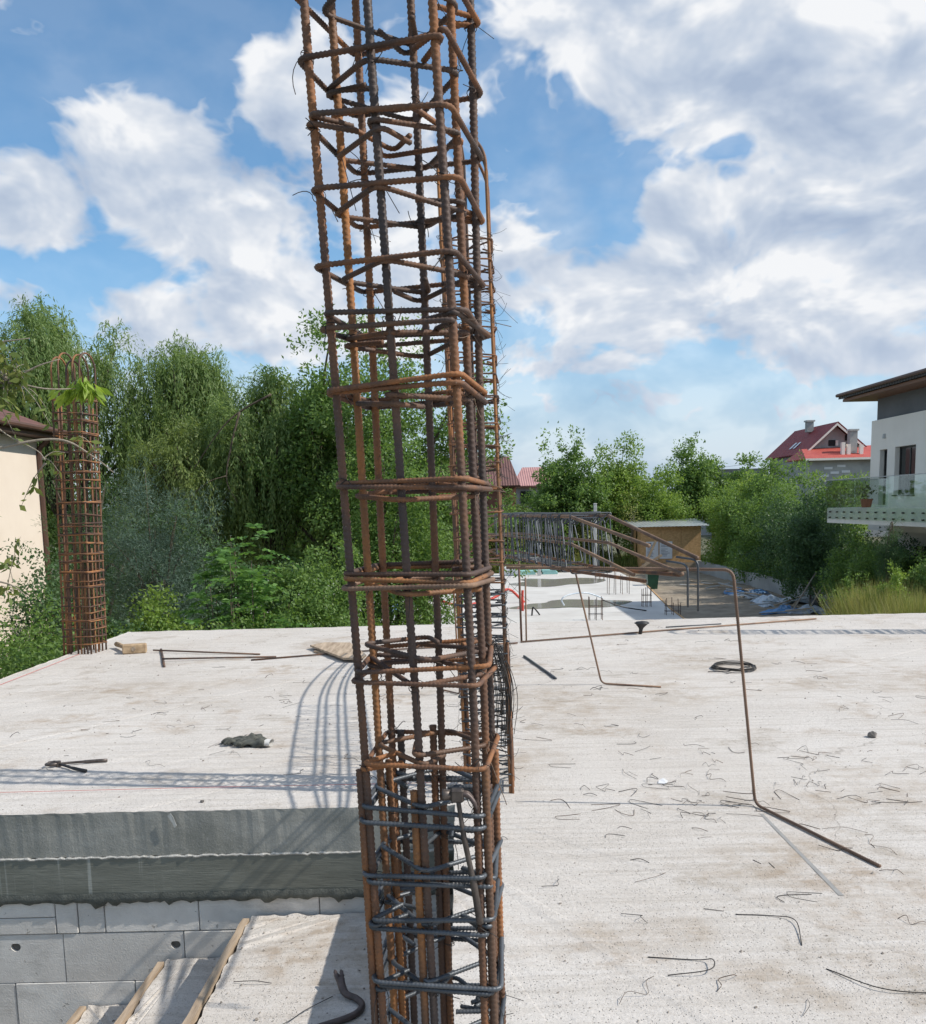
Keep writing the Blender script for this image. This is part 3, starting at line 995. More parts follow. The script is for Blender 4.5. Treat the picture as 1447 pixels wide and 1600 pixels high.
def outer_stirrup(q, hook=0.085, j=0.005, rad=0.024, r=0.0058, sides=6, ribs=0.0085):
    J = lambda: rng.normal(0, j)
    h = hook * 0.72
    e = [(q + J(), q + J()), (-q + J(), q + J()), (-q + J(), -q + J()), (q + J(), -q + J())]
    pts = [(e[0][0] - h, e[0][1] - h - .014, .012), (e[0][0], e[0][1], .010), (e[1][0], e[1][1], .006 + J() * .8), (e[2][0], e[2][1], J() * .8), (e[3][0], e[3][1], -.003 + J() * .8), (e[0][0] + .001, e[0][1] + .001, -.006), (e[0][0] - h - .016, e[0][1] - h, -.006)]
    return MB().tube(fillet(pts, rad, 5), r, sides, ribs=ribs).mesh('stirrup', True)


def diamond_stirrup(q, hook=0.10, j=0.006, rad=0.030, r=0.0058, sides=6, ribs=0.0085):
    J = lambda: rng.normal(0, j)
    e = [(0 + J(), q + J()), (-q + J(), J()), (J(), -q + J()), (q + J(), J())]
    pts = [(e[0][0] + .03, e[0][1] - hook, .012), (e[0][0] + .012, e[0][1], .010), (e[1][0], e[1][1], .004 + J()), (e[2][0], e[2][1], J()), (e[3][0], e[3][1], -.004 + J()), (e[0][0] - .012, e[0][1], -.008), (e[0][0] - .035, e[0][1] - hook, -.010)]
    return MB().tube(fillet(pts, rad, 5), r, sides, ribs=ribs).mesh('diamond_stirrup', True)


OUT = [outer_stirrup(SIDE / 2 + 0.0150) for _ in range(4)]
DIA = [diamond_stirrup(SIDE / 2 + 0.019) for _ in range(4)]


def place_stirrup(name, me, mt_, z, tilt=(0, 0), extra=0.0, rotq=0, sc_=1.0):
    c_, f_, d_, s, ph = col_frame(z)
    k = s / SIDE * sc_
    return link(name, me, mt_, mainc, (c_[0], c_[1], z), Euler((tilt[0], tilt[1], -ph + extra + rotq * math.pi / 2), 'XYZ'), (k, k, 1))


sets = [(2.66, 'rust', 'rust_dark'), (2.512, 'rust', 'rust_dark'), (2.379, 'rust_dark', 'rust_dark'), (2.244, 'rust', 'rust_dark'), (2.094, 'rust', 'rust_dark'), (1.966, 'rust_dark', 'rust'), (1.827, 'rust', 'rust_dark'),
        (1.620, 'rust', 'rust'), (1.411, 'rust_pale', 'rust_hot'), (1.197, 'rust', 'rust'), (1.016, 'rust', 'rust_hot'),
        (0.910, 'black_steel', 'black_steel'), (0.768, 'black_steel', 'black_steel'), (0.639, 'black_steel', 'black_steel'), (0.493, 'black_steel', 'black_steel'), (0.36, 'black_steel', 'black_steel'), (0.22, 'black_steel', 'black_steel'), (0.10, 'black_steel', 'black_steel'),
        (2.80, 'rust', 'rust_dark'), (2.94, 'rust', 'rust_dark'), (3.08, 'rust', 'rust_dark')]
for i, (z, ma, mb) in enumerate(sets):
    top = max(0, (z - 1.7)) * 0.045
    tl = (rng.normal(0, .018), -top + rng.normal(0, .016))
    place_stirrup('stirrup', OUT[i % 4], ma, z, tl, rng.normal(0, .02), rotq=(i * 3) % 4 if i % 3 else 0)
    tl = (rng.normal(0, .045) - top * .8, rng.normal(0, .05))
    if z < 0.95:
        tl = (rng.normal(0, .02), rng.normal(0, .03))
    place_stirrup('diamond_stirrup', DIA[(i * 3 + 1) % 4], mb, z + (0.014 if z < 1.3 else -0.012), tl, rng.normal(0, .03), rotq=i % 4)
for (z, me, ma, tl, ex) in [(1.424, OUT[1], 'rust_hot', (.004, .006), .01), (1.437, OUT[2], 'rust', (.01, .012), -.01), (1.235, OUT[3], 'rust', (.03, -.05), .09), (1.252, DIA[2], 'rust_dark', (.0, .03), .25),
                            (1.634, OUT[2], 'rust', (-.004, -.008), -.02), (1.842, OUT[0], 'rust', (-.005, -.045), .03), (1.985, OUT[3], 'rust_dark', (-.02, .03), .05), (2.400, DIA[1], 'rust', (.05, .09), .5)]:
    place_stirrup('stirrup', me, ma, z, tl, ex, sc_=0.985)


for (z, k) in ((0.888, 1), (0.745, 2), (0.66, 3), (0.515, 0), (0.335, 1), (0.24, 2)):
    place_stirrup('stirrup', OUT[k], 'black_steel', z, (rng.normal(0, .03), rng.normal(0, .03)), .05 + rng.normal(0, .03), rotq=(k * 3 + 1) % 4, sc_=1.02)


# tie wires at the joints
def tie_mesh(seed, tail=0.05, n=2):
    r_ = np.random.default_rng(seed)
    b_ = MB()
    for k in range(n):
        R0 = 0.0125 + r_.random() * .003
        a0 = r_.random() * 6.28
        ax = np.array([r_.normal(0, .5), r_.normal(0, .5), 1.0])
        pts = []
        for a in np.linspace(0, 5.6, 14):
            pts.append((R0 * math.cos(a + a0), R0 * math.sin(a + a0), 0.009 * math.sin(a * 1.0 + k) + .002 * k))
        L = tail * (0.5 + r_.random())
        d = np.array([math.cos(a0 + 5.6), math.sin(a0 + 5.6), r_.normal(-.2, .8)])
        e = np.array(pts[-1])
        w = r_.normal(0, .4, 3)
        for q in np.linspace(.2, 1, 5):
            pts.append(tuple(e + (d + w * q) * L * q))
        b_.tube(pts, 0.00095, 4)
    return b_.mesh('tie_wire', True)


TIES = [tie_mesh(100 + i, 0.024 + .006 * (i % 5)) for i in range(9)]
for i, (z, ma, mb) in enumerate(sets):
    for k, (a, b_, _) in enumerate(BARS):
        if rng.random() < 0.62:
            q = col_pt(a, b_, z + rng.normal(0, .006))
            link('tie_wire', TIES[rng.integers(0, 9)], 'wire' if z > .95 and rng.random() < .6 or z < .95 else 'wire_rust', mainc, q, (rng.normal(0, .5), rng.normal(0, .5), rng.random() * 6.28))


# --- second column cage, behind
def plain_frame(base, topc, phi):
    def fr(z, a, b_, half):
        t_ = z / topc[2]
        cx = base[0] + (topc[0] - base[0]) * t_
        cy = base[1] + (topc[1] - base[1]) * t_
        return (cx + half * (a * math.cos(phi) + b_ * math.sin(phi)), cy + half * (-a * math.sin(phi) + b_ * math.cos(phi)), z)
    return fr


def square_ring(half, r, sides=5, j=0.004, hooks=True, dia=False):
    J = lambda: rng.normal(0, j)
    q = half
    if dia:
        pts = [(.04, q - .07, .006), (.01, q, .004), (-q, 0, J()), (0, -q, J()), (q, 0, J()), (-.01, q, -.004), (-.04, q - .07, -.006)]
    else:
        pts = [(q - .05, q - .06, .006), (q, q, .005), (-q + J(), q + J(), J()), (-q + J(), -q + J(), J()), (q + J(), -q + J(), J()), (q, q, -.005), (q - .06, q - .05, -.006)]
    return MB().tube(fillet(pts, 0.02, 3), r, sides).mesh('stirrup', True)


rearc = thing('rebar_column_cage', 'dense stirrup rebar column cage standing just behind the nearest one', 'rebar cage', (0.126, 5.08, 0))
RB, RT = (0.128, 5.09, 0), (0.050, 5.09, 3.5)
fr = plain_frame(RB, RT, R(4))
HALF = 0.122
for k, (a, b_) in enumerate([(-1, -1), (0, -1), (1, -1), (1, 0), (1, 1), (0, 1), (-1, 1), (-1, 0)]):
    zt = 3.28 + rng.normal(0, .05)
    pts = [fr(z, a, b_, HALF) for z in np.linspace(-.1, zt, 14)]
    # hooked over towards the middle
    e = pts[-1]
    for q in np.linspace(.15, 1.0, 6):
        pts.append((e[0] - (a * .03 + .02) * q ** 2, e[1] - b_ * .05 * q ** 2, e[2] + .14 * q))
    MB().tube(pts, 0.0082, 6).build('vertical_bar', ['rust_hot', 'rust', 'rust_hot', 'rust', 'rust', 'rust_dark', 'rust', 'rust'][k], rearc, smooth=True)
    if k in (1, 2, 3, 4, 7):
        pts = [fr(z, a, b_, HALF) for z in np.linspace(-.1, 0.95 + rng.normal(0, .1), 8)]
        pts = [(q[0] + .017 * (1 if a <= 0 else .8), q[1] - .006, q[2]) for q in pts]
        MB().tube(pts, 0.0082, 6).build('starter_bar', 'rust', rearc, smooth=True)
RING = [square_ring(HALF + .013, 0.0046) for _ in range(4)]
RDIA = [square_ring(HALF + .016, 0.0046, dia=True) for _ in range(3)]
z = 0.06
while z < 3.02:
    black = z < 1.12
    for me, nm in ((RING[rng.integers(0, 4)], 'stirrup'), (RDIA[rng.integers(0, 3)], 'diamond_stirrup')):
        c_ = fr(z, 0, 0, 0)
        link(nm, me, 'black_steel' if black else 'rust', rearc, (c_[0], c_[1], z + rng.normal(0, .012)), (rng.normal(0, .035), rng.normal(0, .035), -R(4) + rng.normal(0, .03)))
    z += (0.066 if black else 0.118) * (1 + rng.normal(0, .10))
BT = [tie_mesh(200 + i, 0.055, 3) for i in range(6)]
z = 0.1
while z < 3.0:
    for (a, b_) in ((1, -1), (1, 0), (-1, -1), (1, 1)):
        if rng.random() < .7:
            q = fr(z, a * 1.05, b_ * 1.05, HALF)
            link('tie_wire', BT[rng.integers(0, 6)], 'wire', rearc, q, (rng.normal(0, .6), rng.normal(0, .6), rng.random() * 6.28))
    z += 0.085 + rng.random() * .03

# --- third cage at the left rear corner of the slab
leftc = thing('rebar_column_cage', 'slim rusty rebar cage with looped top at the left rear slab corner', 'rebar cage', (-4.37, 10.62, 0))
frl = plain_frame((-4.375, 10.62, 0), (-4.268, 10.62, 3.3), R(8))
HL = 0.165
legs = [(-1, -1, -1, 1), (-.5, -1, -.5, 1), (0.05, -1, .05, 1), (.5, -1, .5, 1), (1, -1, 1, 1)]
for k, (a, b_, a2, b2) in enumerate(legs):
    zt = 3.16 + 0.05 * math.sin(k * 2.2)
    pts = [frl(z, a, b_, HL) for z in np.linspace(-.05, zt, 10)]
    for q in np.linspace(0.2, math.pi - .2, 9):
        f_ = (1 - math.cos(q)) / 2
        c_ = frl(zt, a + (a2 - a) * f_, b_ + (b2 - b_) * f_, HL)
        pts.append((c_[0], c_[1], zt + 0.16 * math.sin(q)))
    pts += [frl(z, a2, b2, HL) for z in np.linspace(zt, -.05, 10)]
    MB().tube(pts, 0.0108, 5).build('hairpin_bar', ['rust_hot', 'rust', 'rust', 'rust_hot', 'rust'][k], leftc, smooth=True)
for (a, b_) in ((-1, 0), (1, 0), (-1, -.4), (1, .5)):
    pts = [frl(z, a, b_, HL) for z in np.linspace(-.05, 2.9 + rng.normal(0, .1), 8)]
    MB().tube(pts, 0.0108, 5).build('vertical_bar', 'rust', leftc, smooth=True)
for (a, b_) in ((-.75, -1), (.3, -1), (.75, -1), (-.25, 1), (1, -.4), (-1, .5)):
    pts = [frl(z, a, b_, HL) for z in np.linspace(-.05, 1.05 + rng.normal(0, .07), 6)]
    MB().tube(pts, 0.0108, 5).build('starter_bar', 'rust_hot', leftc, smooth=True)
LR = [square_ring(HL + .013, 0.0074, 5, .006) for _ in range(4)]
z = 0.10
while z < 2.92:
    c_ = frl(z, 0, 0, 0)
    for _ in range(1 if rng.random() < .6 else 2):
        link('stirrup', LR[rng.integers(0, 4)], 'rust_hot' if rng.random() < .6 else 'rust', leftc, (c_[0], c_[1], z + rng.normal(0, .01)), (rng.normal(0, .02), rng.normal(0, .02), -R(8) + rng.normal(0, .02)))
    z += (0.092 if z < 1.1 else 0.112) * (1 + rng.normal(0, .12))

# --- another cage just outside the right edge: its shadow falls into view


def copy_tree(root, loc, label):
    c = root.copy()
    col.objects.link(c)
    c.location = loc
    c['label'] = label
    for ch in list(root.children):
        k = ch.copy()
        col.objects.link(k)
        k.parent = c
        k.matrix_parent_inverse = ch.matrix_parent_inverse.copy()
    return c


copy_tree(leftc, (6.15, 10.6, 0), 'rebar cage outside the right edge casting the ladder shadow on the slab')

# --- beam cage lying on bent rebar trestles
bc = thing('rebar_beam_cage', 'dark stirrup beam cage lying across bent bars with rusty bar ends', 'rebar cage', (0.5, 6.2, 1.2))
FA, NE = Vector((0.385, 7.15, 1.355)), Vector((0.690, 5.00, 1.365))
axd = (NE - FA).normalized()
lat = Vector((axd.y, -axd.x, 0)).normalized() * -1
upv = Vector((0, 0, 1))
WB, HB = 0.105, 0.145
ends = {(1, 1): (0.903, 3.55, 1.361), (-1, 1): (0.778, 3.85, 1.398), (1, 0): (0.845, 3.55, 1.301), (-1, 0): (0.733, 3.95, 1.272), (1, -1): (0.870, 3.70, 1.287), (-1, -1): (0.762, 3.85, 1.252)}
if lat.x < 0:
    lat = -lat
for (a, b_), e in ends.items():
    pts = []
    for q in np.linspace(-2.45, 0, 8):
        sq_ = 1 - .38 * (q / -2.45) ** 1.5
        pts.append(tuple(FA + axd * q + lat * a * WB * sq_ + upv * (b_ * HB * sq_ - .16 * (q / 2.45) ** 2) + Vector((.10 * (q / 2.45) ** 2, 0, 0))))
    pts += [tuple(FA + axd * q + lat * a * WB + upv * b_ * HB) for q in np.linspace(.3, (NE - FA).length, 6)]
    pts.append(e)
    MB().tube(pts, 0.0086, 7).build('longitudinal_bar', 'rust_pale' if b_ >= 0 else 'rust', bc, smooth=True)
for (x, y, z0, z1) in ((0.905, 3.548, 1.352, 1.157), (0.872, 3.575, 1.335, 1.170)):
    MB().tube(fillet([(x - .07, y + .06, z0 + .012), (x, y, z0 + .002), (x + .002, y, z1)], .03, 4), .0046, 6).build('end_hook', 'black_steel', bc, smooth=True)
mt_ring = []
for v_ in range(3):
    J = lambda: rng.normal(0, .005)
    pts = []
    for (a, b_) in ((.6, .6), (1, 1), (-1, 1), (-1, -1), (1, -1), (1, 1), (.5, .7)):
        pts.append((a * (WB + .013) + J(), 0.004 * len(pts) - .012, b_ * (HB + .013) + J()))
    mt_ring.append(MB().tube(fillet(pts, .018, 3), 0.0040, 5).mesh('stirrup', True))
rotm = Matrix((lat, axd, upv)).transposed()
L_ = (NE - FA).length
for q in np.arange(0.0, L_ + .02, 0.078):
    for rep in range(1):
        c_ = FA + axd * (q + rng.normal(0, .012))
        e = (rotm @ Euler((-.24 + rng.normal(0, .15), rng.normal(0, .03), rng.normal(0, .10))).to_matrix()).to_euler()
        link('stirrup', mt_ring[rng.integers(0, 3)], 'black_steel', bc, c_, e)


# ================================================================== LOOSE BARS AND TRESTLES
def rebar(name, pts, r, mt_, label, rad=0.03, ribs=None, sides=6, cat='rebar'):
    return tag(MB().tube(fillet(pts, rad, 5) if len(pts) > 2 else pts, r, sides, ribs=ribs).build(name, mt_, smooth=True), label, cat)


rebar('bent_bar', [(1.762, 3.798, .010), (1.494, 4.644, .012), (1.359, 4.640, 1.232), (0.90, 4.82, 1.236), (0.24, 4.975, 1.246)], 0.0078, 'rust_pale', 'tall bent rusty bar standing on the near right slab, closest to the camera', 0.05, ribs=0.011)
rebar('bent_bar', [(1.678, 7.775, .010), (1.200, 7.974, .012), (0.967, 7.974, 1.041), (0.15, 8.02, 1.075)], 0.0088, 'rust_pale', 'bent bar standing under the lying beam cage, foot pointing right', 0.05)
rebar('bent_bar', [(-0.22, 7.90, .010), (-0.04, 7.66, .012), (-0.075, 7.68, 1.03)], 0.0075, 'rust_dark', 'thin dark bent bar standing behind the nearest cage', 0.03)
rebar('upright_bar', [(0.675, 10.63, -.02), (0.655, 10.62, 0.95)], 0.013, 'rust', 'rusty upright bar standing at the end of the long lying bar', 0.03)
rebar('upright_bar', [(0.735, 10.70, -.02), (0.735, 10.72, 0.74)], 0.010, 'rust_pale', 'shorter pale upright bar next to the rusty upright one', 0.03)
rebar('long_bar', [(0.66, 10.56, .012), (2.4, 11.22, .014), (4.62, 12.03, .012)], 0.0105, 'rust_pale', 'long straight bar lying on the slab towards the right rear', 0.2)
rebar('long_bar', [(-2.25, 9.69, .012), (-1.17, 10.10, .016), (0.62, 10.48, .012)], 0.0095, 'rust_dark', 'long dark bar lying on the slab partly under the plank', 0.2)
rebar('loose_bar', [(-3.53, 10.44, .030), (-2.24, 10.08, .012)], 0.010, 'rust_pale', 'straight bar resting on the short cross piece, rear one of two')
rebar('loose_bar', [(-3.22, 9.79, .030), (-2.02, 9.88, .012)], 0.010, 'rust_dark', 'straight bar resting on the short cross piece, front one of two')
rebar('loose_bar', [(-3.50, 10.62, .010), (-3.30, 10.05, .011), (-3.08, 9.41, .010)], 0.014, 'rust_dark', 'short thick cross piece under the two straight bars')
rebar('loose_bar', [(0.63, 9.55, .010), (0.83, 8.27, .010)], 0.013, 'black_steel', 'short dark bar offcut lying alone right of the cages')
rebar('loose_bar', [(2.55, 11.55, .01), (3.3, 11.75, .01)], 0.008, 'black_steel', 'thin black bar lying parallel to the long one at the right rear')

# wooden plank left of the cage
pl = [(-1.74, 10.42), (-1.60, 10.62), (-1.30, 10.55), (-1.02, 9.62), (-1.10, 9.42), (-1.24, 9.46)]
o = MB().prism(pl, 2, 0.030, 0.052).build('plank', 'timber', fix=True)
tag(o, 'short weathered tan plank lying on the slab left of the nearest cage', 'plank')
tag(MB().prism([(-1.66, 10.14), (-1.62, 10.22), (-1.05, 9.72), (-1.09, 9.64)], 2, 0.0, 0.024).build('batten', 'timber', fix=True), 'thin batten under the tan plank', 'batten')

# wooden mallet
ml = thing('mallet', 'wooden mallet lying at the foot of the left rear cage', 'mallet', (-3.75, 10.55, 0))
ang = R(14)
hd = MB().box((-.13, -.055, 0), (.13, .055, .105), bev=0.010)
me = hd.mesh('mallet_head')
link('mallet_head', me, 'worn_wood', ml, (-3.74, 10.44, 0.002), (0, 0, ang))
MB().tube([(-3.84, 10.46, .06), (-3.98, 10.68, .055), (-4.10, 10.86, .05)], [.028, .026, .03], 8).build('mallet_handle', 'worn_wood', ml, smooth=True)
MB().tube([(-3.733, 10.382, .056), (-3.733, 10.377, .056)], .028, 8).build('wedge_end', 'timber', ml)

# tying pincers
pc = thing('pincers', 'black rusty tying pincers lying open on the slab, far left', 'pincers', (-2.55, 5.7, 0))
MB().tube(spline([(-2.585, 5.705, .02), (-2.52, 5.735, .018), (-2.42, 5.765, .016), (-2.30, 5.793, .014)], 4), [.008] * 4 + [.0085] * 4 + [.011] * 5, 7).build('handle', 'tool_steel', pc, smooth=True)
MB().tube(spline([(-2.585, 5.715, .02), (-2.52, 5.67, .018), (-2.44, 5.61, .016), (-2.34, 5.552, .014)], 4), [.008] * 4 + [.0085] * 4 + [.011] * 5, 7).build('handle', 'rubber', pc, smooth=True)
MB().tube([(-2.578, 5.708, .0), (-2.578, 5.708, .038)], .017, 10).build('rivet', 'tool_steel', pc)
for s in (-1, 1):
    MB().tube(spline([(-2.575, 5.71, .022), (-2.605, 5.71 + s * .026, .022), (-2.640, 5.708 + s * .024, .022), (-2.652, 5.708 + s * .004, .022)], 5), [.012] * 8 + [.010] * 5 + [.006] * 3, 7).build('jaw', 'tool_steel', pc, smooth=True)


# work gloves
def glove(cx, cy, rz, label, seed):
    r_ = np.random.default_rng(seed)
    t_ = thing('work_glove', label, 'glove', (cx, cy, 0), 'pair of work gloves on the slab')
    cr, sr = math.cos(rz), math.sin(rz)

    def tr(x, y, z):
        return (cx + x * cr - y * sr, cy + x * sr + y * cr, z)
    # palm: a crumpled flattened sleeve
    n, k = 12, 12
    rings = []
    for i in range(n):
        u = i / (n - 1)
        w = 0.050 + 0.012 * math.sin(u * 5 + seed) + r_.normal(0, .002)
        h = 0.022 + 0.010 * math.sin(u * 7 + seed * 2) + (0.010 if u < .2 else 0)
        for j in range(k):
            a = 2 * math.pi * j / k
            rings.append(tr(-0.10 + 0.17 * u, w * math.cos(a) + .012 * math.sin(u * 6), 0.018 + max(-.016, h * math.sin(a) * (1 + .25 * math.sin(3 * a + u * 9))) + .006 * math.sin(u * 11)))
    MB().grid(rings, n, k).build('palm', 'glove_fabric', t_, smooth=True)
    rings = []
    for i in range(4):
        u = i / 3
        for j in range(k):
            a = 2 * math.pi * j / k
            rings.append(tr(-0.135 + 0.04 * u, (0.046 + .004 * math.sin(u * 9)) * math.cos(a), 0.026 + .024 * math.sin(a)))
    MB().grid(rings, 4, k, caps=False).build('cuff', 'glove_white' if seed % 2 else 'glove_fabric', t_, smooth=True)
    for f in range(4):
        y0 = -0.042 + 0.028 * f
        L = (0.065, 0.08, 0.075, 0.055)[f]
        bend = r_.normal(0, .016)
        pts = [tr(0.055, y0, .022), tr(0.055 + L * .5, y0 + bend * .4, .028 + abs(r_.normal(0, .006))), tr(0.055 + L, y0 + bend, .016)]
        MB().tube(spline(pts, 4), [.014] * 5 + [.0125] * 3 + [.008], 7).build('finger', 'glove_fabric', t_, smooth=True)
    MB().tube(spline([tr(-.04, -.04, .02), tr(0.0, -.075, .022), tr(.045, -.088, .015)], 4), [.015] * 5 + [.013] * 3 + [.008], 7).build('thumb', 'glove_fabric', t_, smooth=True)


glove(-1.44, 6.12, R(170), 'dark work glove with pale cuff, right one of the pair on the slab', 3)
glove(-1.53, 6.20, R(-155), 'dark crumpled work glove, left one of the pair on the slab', 6)

# coil of black wire
r_ = np.random.default_rng(4)
pts = []
for a in np.linspace(0, 2 * math.pi * 7, 200):
    k = 1 + .09 * math.sin(a * 1.31) + .06 * math.sin(a * .37 + 1)
    pts.append((2.54 + .185 * k * math.cos(a) + .012 * math.sin(a * .6), 8.60 + .21 * k * math.sin(a), .012 + .012 * (1 + math.sin(a * .73)) + .003 * math.sin(2 * a)))
pts += [(2.40, 8.35, .02), (2.25, 8.42, .012)]
tag(MB().tube(pts, .0042, 5).build('wire_coil', 'wire', smooth=True), 'black coil of tie wire lying flat on the slab at right', 'wire coil')

# black rubber cap by the long bar
t_ = thing('rubber_plunger', 'small black rubber cone by the long bar near the rear slab edge', 'rubber cone', (2.13, 11.05, 0))
rings = []
for (rr, z) in ((.022, 0.0), (.024, .06), (.030, .075), (.075, .125), (.082, .135), (.070, .150), (.02, .158)):
    for j in range(14):
        a = 2 * math.pi * j / 14
        rings.append((2.13 + rr * math.cos(a) + z * .15, 11.05 + rr * math.sin(a), z))
MB().grid(rings, 7, 14).build('cone_body', 'rubber', t_, smooth=True)
MB().tube([(2.13 + .082 * math.cos(a) + .02, 11.05 + .082 * math.sin(a), .134) for a in np.linspace(0, 6.283, 20)], .008, 6).build('rim', 'black_plastic', t_, smooth=True)

# hammer hung on the nearest cage
hm = thing('hammer', 'old steel hammer hanging by its head on the nearest cage', 'hammer', (0.0, 1.955, 0.66))
HX, HY, HZ = -0.020, 1.958, 0.950
pts = spline([(HX, HY, HZ), (HX + .012, HY - .006, HZ - .09), (HX + .030, HY - .010, HZ - .19), (HX + .043, HY - .012, HZ - .285)], 5)
MB().tube(pts, [.0055] * 4 + [.0065] * 6 + [.0085] * 6, 8).build('handle', 'tool_steel', hm, smooth=True)
MB().box((HX - .016, HY - .013, HZ - .010), (HX + .014, HY + .013, HZ + .020), bev=.004).build('head', 'tool_steel', hm)
MB().tube([(HX - .012, HY, HZ + .005), (HX - .030, HY, HZ + .006), (HX - .034, HY, HZ + .006)], [.0115, .013, .013], 10).build('striking_face', 'tool_steel', hm, smooth=True)
for s in (-1, 1):
    MB().tube(spline([(HX + .010, HY + s * .004, HZ + .008), (HX + .024, HY + s * .006, HZ + .004), (HX + .036, HY + s * .009, HZ - .012), (HX + .041, HY + s * .010, HZ - .026)], 4), [.0075] * 4 + [.006] * 5 + [.0045] * 2 + [.0025] * 2, 6).build('claw', 'pry_steel', hm, smooth=True)

# pry bar on the stair landing
pts = spline([(-0.592, 3.975, -.520), (-0.585, 3.93, -.535), (-0.560, 3.885, -.562), (-0.510, 3.858, -.572), (-0.478, 3.805, -.574), (-0.492, 3.745, -.574), (-0.54, 3.700, -.575), (-0.62, 3.655, -.576), (-0.80, 3.55, -.577), (-0.98, 3.42, -.577)], 5)
n_ = len(pts)
pb = thing('pry_bar', 'bent brown steel pry bar with a forked claw on the landing', 'pry bar', (-0.6, 3.75, -.588))
MB().tube(pts[3:], np.interp(np.arange(n_ - 3), [0, 8, 16, n_ - 3], [.019, .0165, .0150, .0150]), 8).build('shaft', 'pry_steel', pb, smooth=True)
for s in (-1, 1):
    e = pts[4]
    MB().tube(spline([tuple(e), (-0.592 + s * .006, 3.945, -.530), (-0.600 + s * .013, 3.972, -.513), (-0.606 + s * .014, 3.990, -.506)], 4), [.015] * 4 + [.012] * 4 + [.009] * 3 + [.005] * 2, 6).build('claw_tine', 'pry_steel', pb, smooth=True)

# bunch of tie wires hanging on the cage
wb = thing('wire_bunch', 'drooping bunch of black tie wires hung on the right side of the nearest cage', 'wire bunch', (0.075, 2.17, 1.25))
r_ = np.random.default_rng(8)
b0 = np.array(col_pt(1, 1, 1.245))
for k in range(22):
    sx = r_.normal(0.028, .012)
    L = 0.17 + r_.random() * .11
    s0 = b0 + np.array([r_.normal(.006, .006), r_.normal(0, .010), r_.normal(0, .008)])
    pts = spline([s0 + (-.02, 0, -.05), s0, s0 + (sx * .7, r_.normal(0, .006), -L * .25), s0 + (sx * 1.1, r_.normal(0, .01), -L * .6), s0 + (sx * 1.0 + r_.normal(0, .006), r_.normal(0, .012), -L)], 4)
    MB().tube(pts, .0011, 4).build('wire_strand', 'wire', wb, smooth=True)


# ================================================================== OFFCUTS ON THE SLAB
def wire_mesh(seed):
    r_ = np.random.default_rng(seed)
    kind = seed % 6
    L = 0.07 + r_.random() * .13
    if kind == 0:
        pts = [(0, 0, .004), (L * .5, r_.normal(0, .02), .012), (L, r_.normal(0, .03), .003)]
    elif kind == 1:     # hairpin
        pts = [(0, 0, .003), (L * .6, .015, .006), (L, .03, .010), (L * 1.04, .048, .008), (L * .9, .065, .004), (L * .2, .085, .003)]
    elif kind == 2:
        pts = [(0, 0, .003), (L * .4, .03, .016), (L * .45, .035, .003), (L * .9, -.02, .01)]
    elif kind == 3:     # hook
        pts = [(0, 0, .003), (L * .7, .005, .004), (L * .95, .03, .006), (L * .85, .075, .005)]
    elif kind == 4:
        pts = [(0, 0, .003), (L * .3, .01, .02), (L * .6, -.03, .004), (L * .9, .02, .01), (L * 1.2, .03, .003)]
    else:
        pts = [(0, 0, .003), (L * .45, .01, .003)]
    return MB().tube(spline(pts, 5) if len(pts) > 2 else pts, 0.0010 + r_.random() * .0007, 4).mesh('wire_offcut', True)


WM = [wire_mesh(300 + i) for i in range(24)]


def on_slab(x, y):
    return (y > 4.85 and -4.4 < x < 9) or (x > 0.05 and y > 2.5)


spots = []
r_ = np.random.default_rng(21)
for (cx, cy, sx, sy, n) in [(2.0, 5.2, .75, .45, 46), (2.6, 4.75, .5, .22, 34), (1.25, 4.55, .45, .35, 26), (1.4, 7.0, 1.1, 1.0, 34), (3.2, 6.8, .9, .8, 16), (0.9, 5.6, .5, .5, 18), (1.3, 3.5, .8, .5, 24), (-2.0, 6.4, .8, .7, 32), (-2.8, 7.3, .8, .9, 12), (-1.2, 7.9, .6, .9, 10), (-2.0, 9.0, 1.2, 1.0, 10), (0.55, 4.2, .3, .5, 8), (2.2, 9.5, 1.5, 1.0, 10)]:
    k = 0
    while k < n:
        x, y = (r_.normal(cx, sx), r_.normal(cy, sy)) if r_.random() < .75 or not spots else (spots[-1][0] + r_.normal(0, .10), spots[-1][1] + r_.normal(0, .08))
        if on_slab(x, y) and math.hypot(x + .09, y - 2.1) > .35:
            spots.append((x, y, (cx, cy)))
            k += 1
PLACES = {(2.0, 5.2): 'behind the foot of the nearest bent bar', (2.6, 4.75): 'in the dense litter right of the nearest bent bar', (1.25, 4.55): 'left of the nearest bent bar foot', (1.4, 7.0): 'between the two bent bars', (3.2, 6.8): 'below the wire coil towards the right edge',
          (0.9, 5.6): 'just right of the second cage foot', (1.3, 3.5): 'on the bare slab at the bottom right', (-2.0, 6.4): 'around the gloves and pincers', (-2.8, 7.3): 'on the slab at the far left', (-1.2, 7.9): 'beside the cage shadow on the left slab', (-2.0, 9.0): 'in front of the two loose bars', (0.55, 4.2): 'close to the nearest cage on its right', (2.2, 9.5): 'behind the wire coil'}
SHAPES = ['slightly curved dark tie wire', 'hairpin of dark tie wire', 'kinked dark tie wire', 'hooked dark tie wire', 'wavy dark tie wire', 'short straight dark tie wire']
for (x, y, cl_) in spots:
    v_ = int(r_.integers(0, 24))
    o = link('wire_offcut', WM[v_], 'wire' if r_.random() < .7 else 'wire_rust', None, (x, y, .0), (0, 0, r_.random() * 6.28))
    s = 0.5 + r_.random() * .65
    o.scale = (s, s, 1)
    tag(o, SHAPES[v_ % 6] + ' ' + PLACES[cl_], 'wire', 'wire offcuts ' + PLACES[cl_])
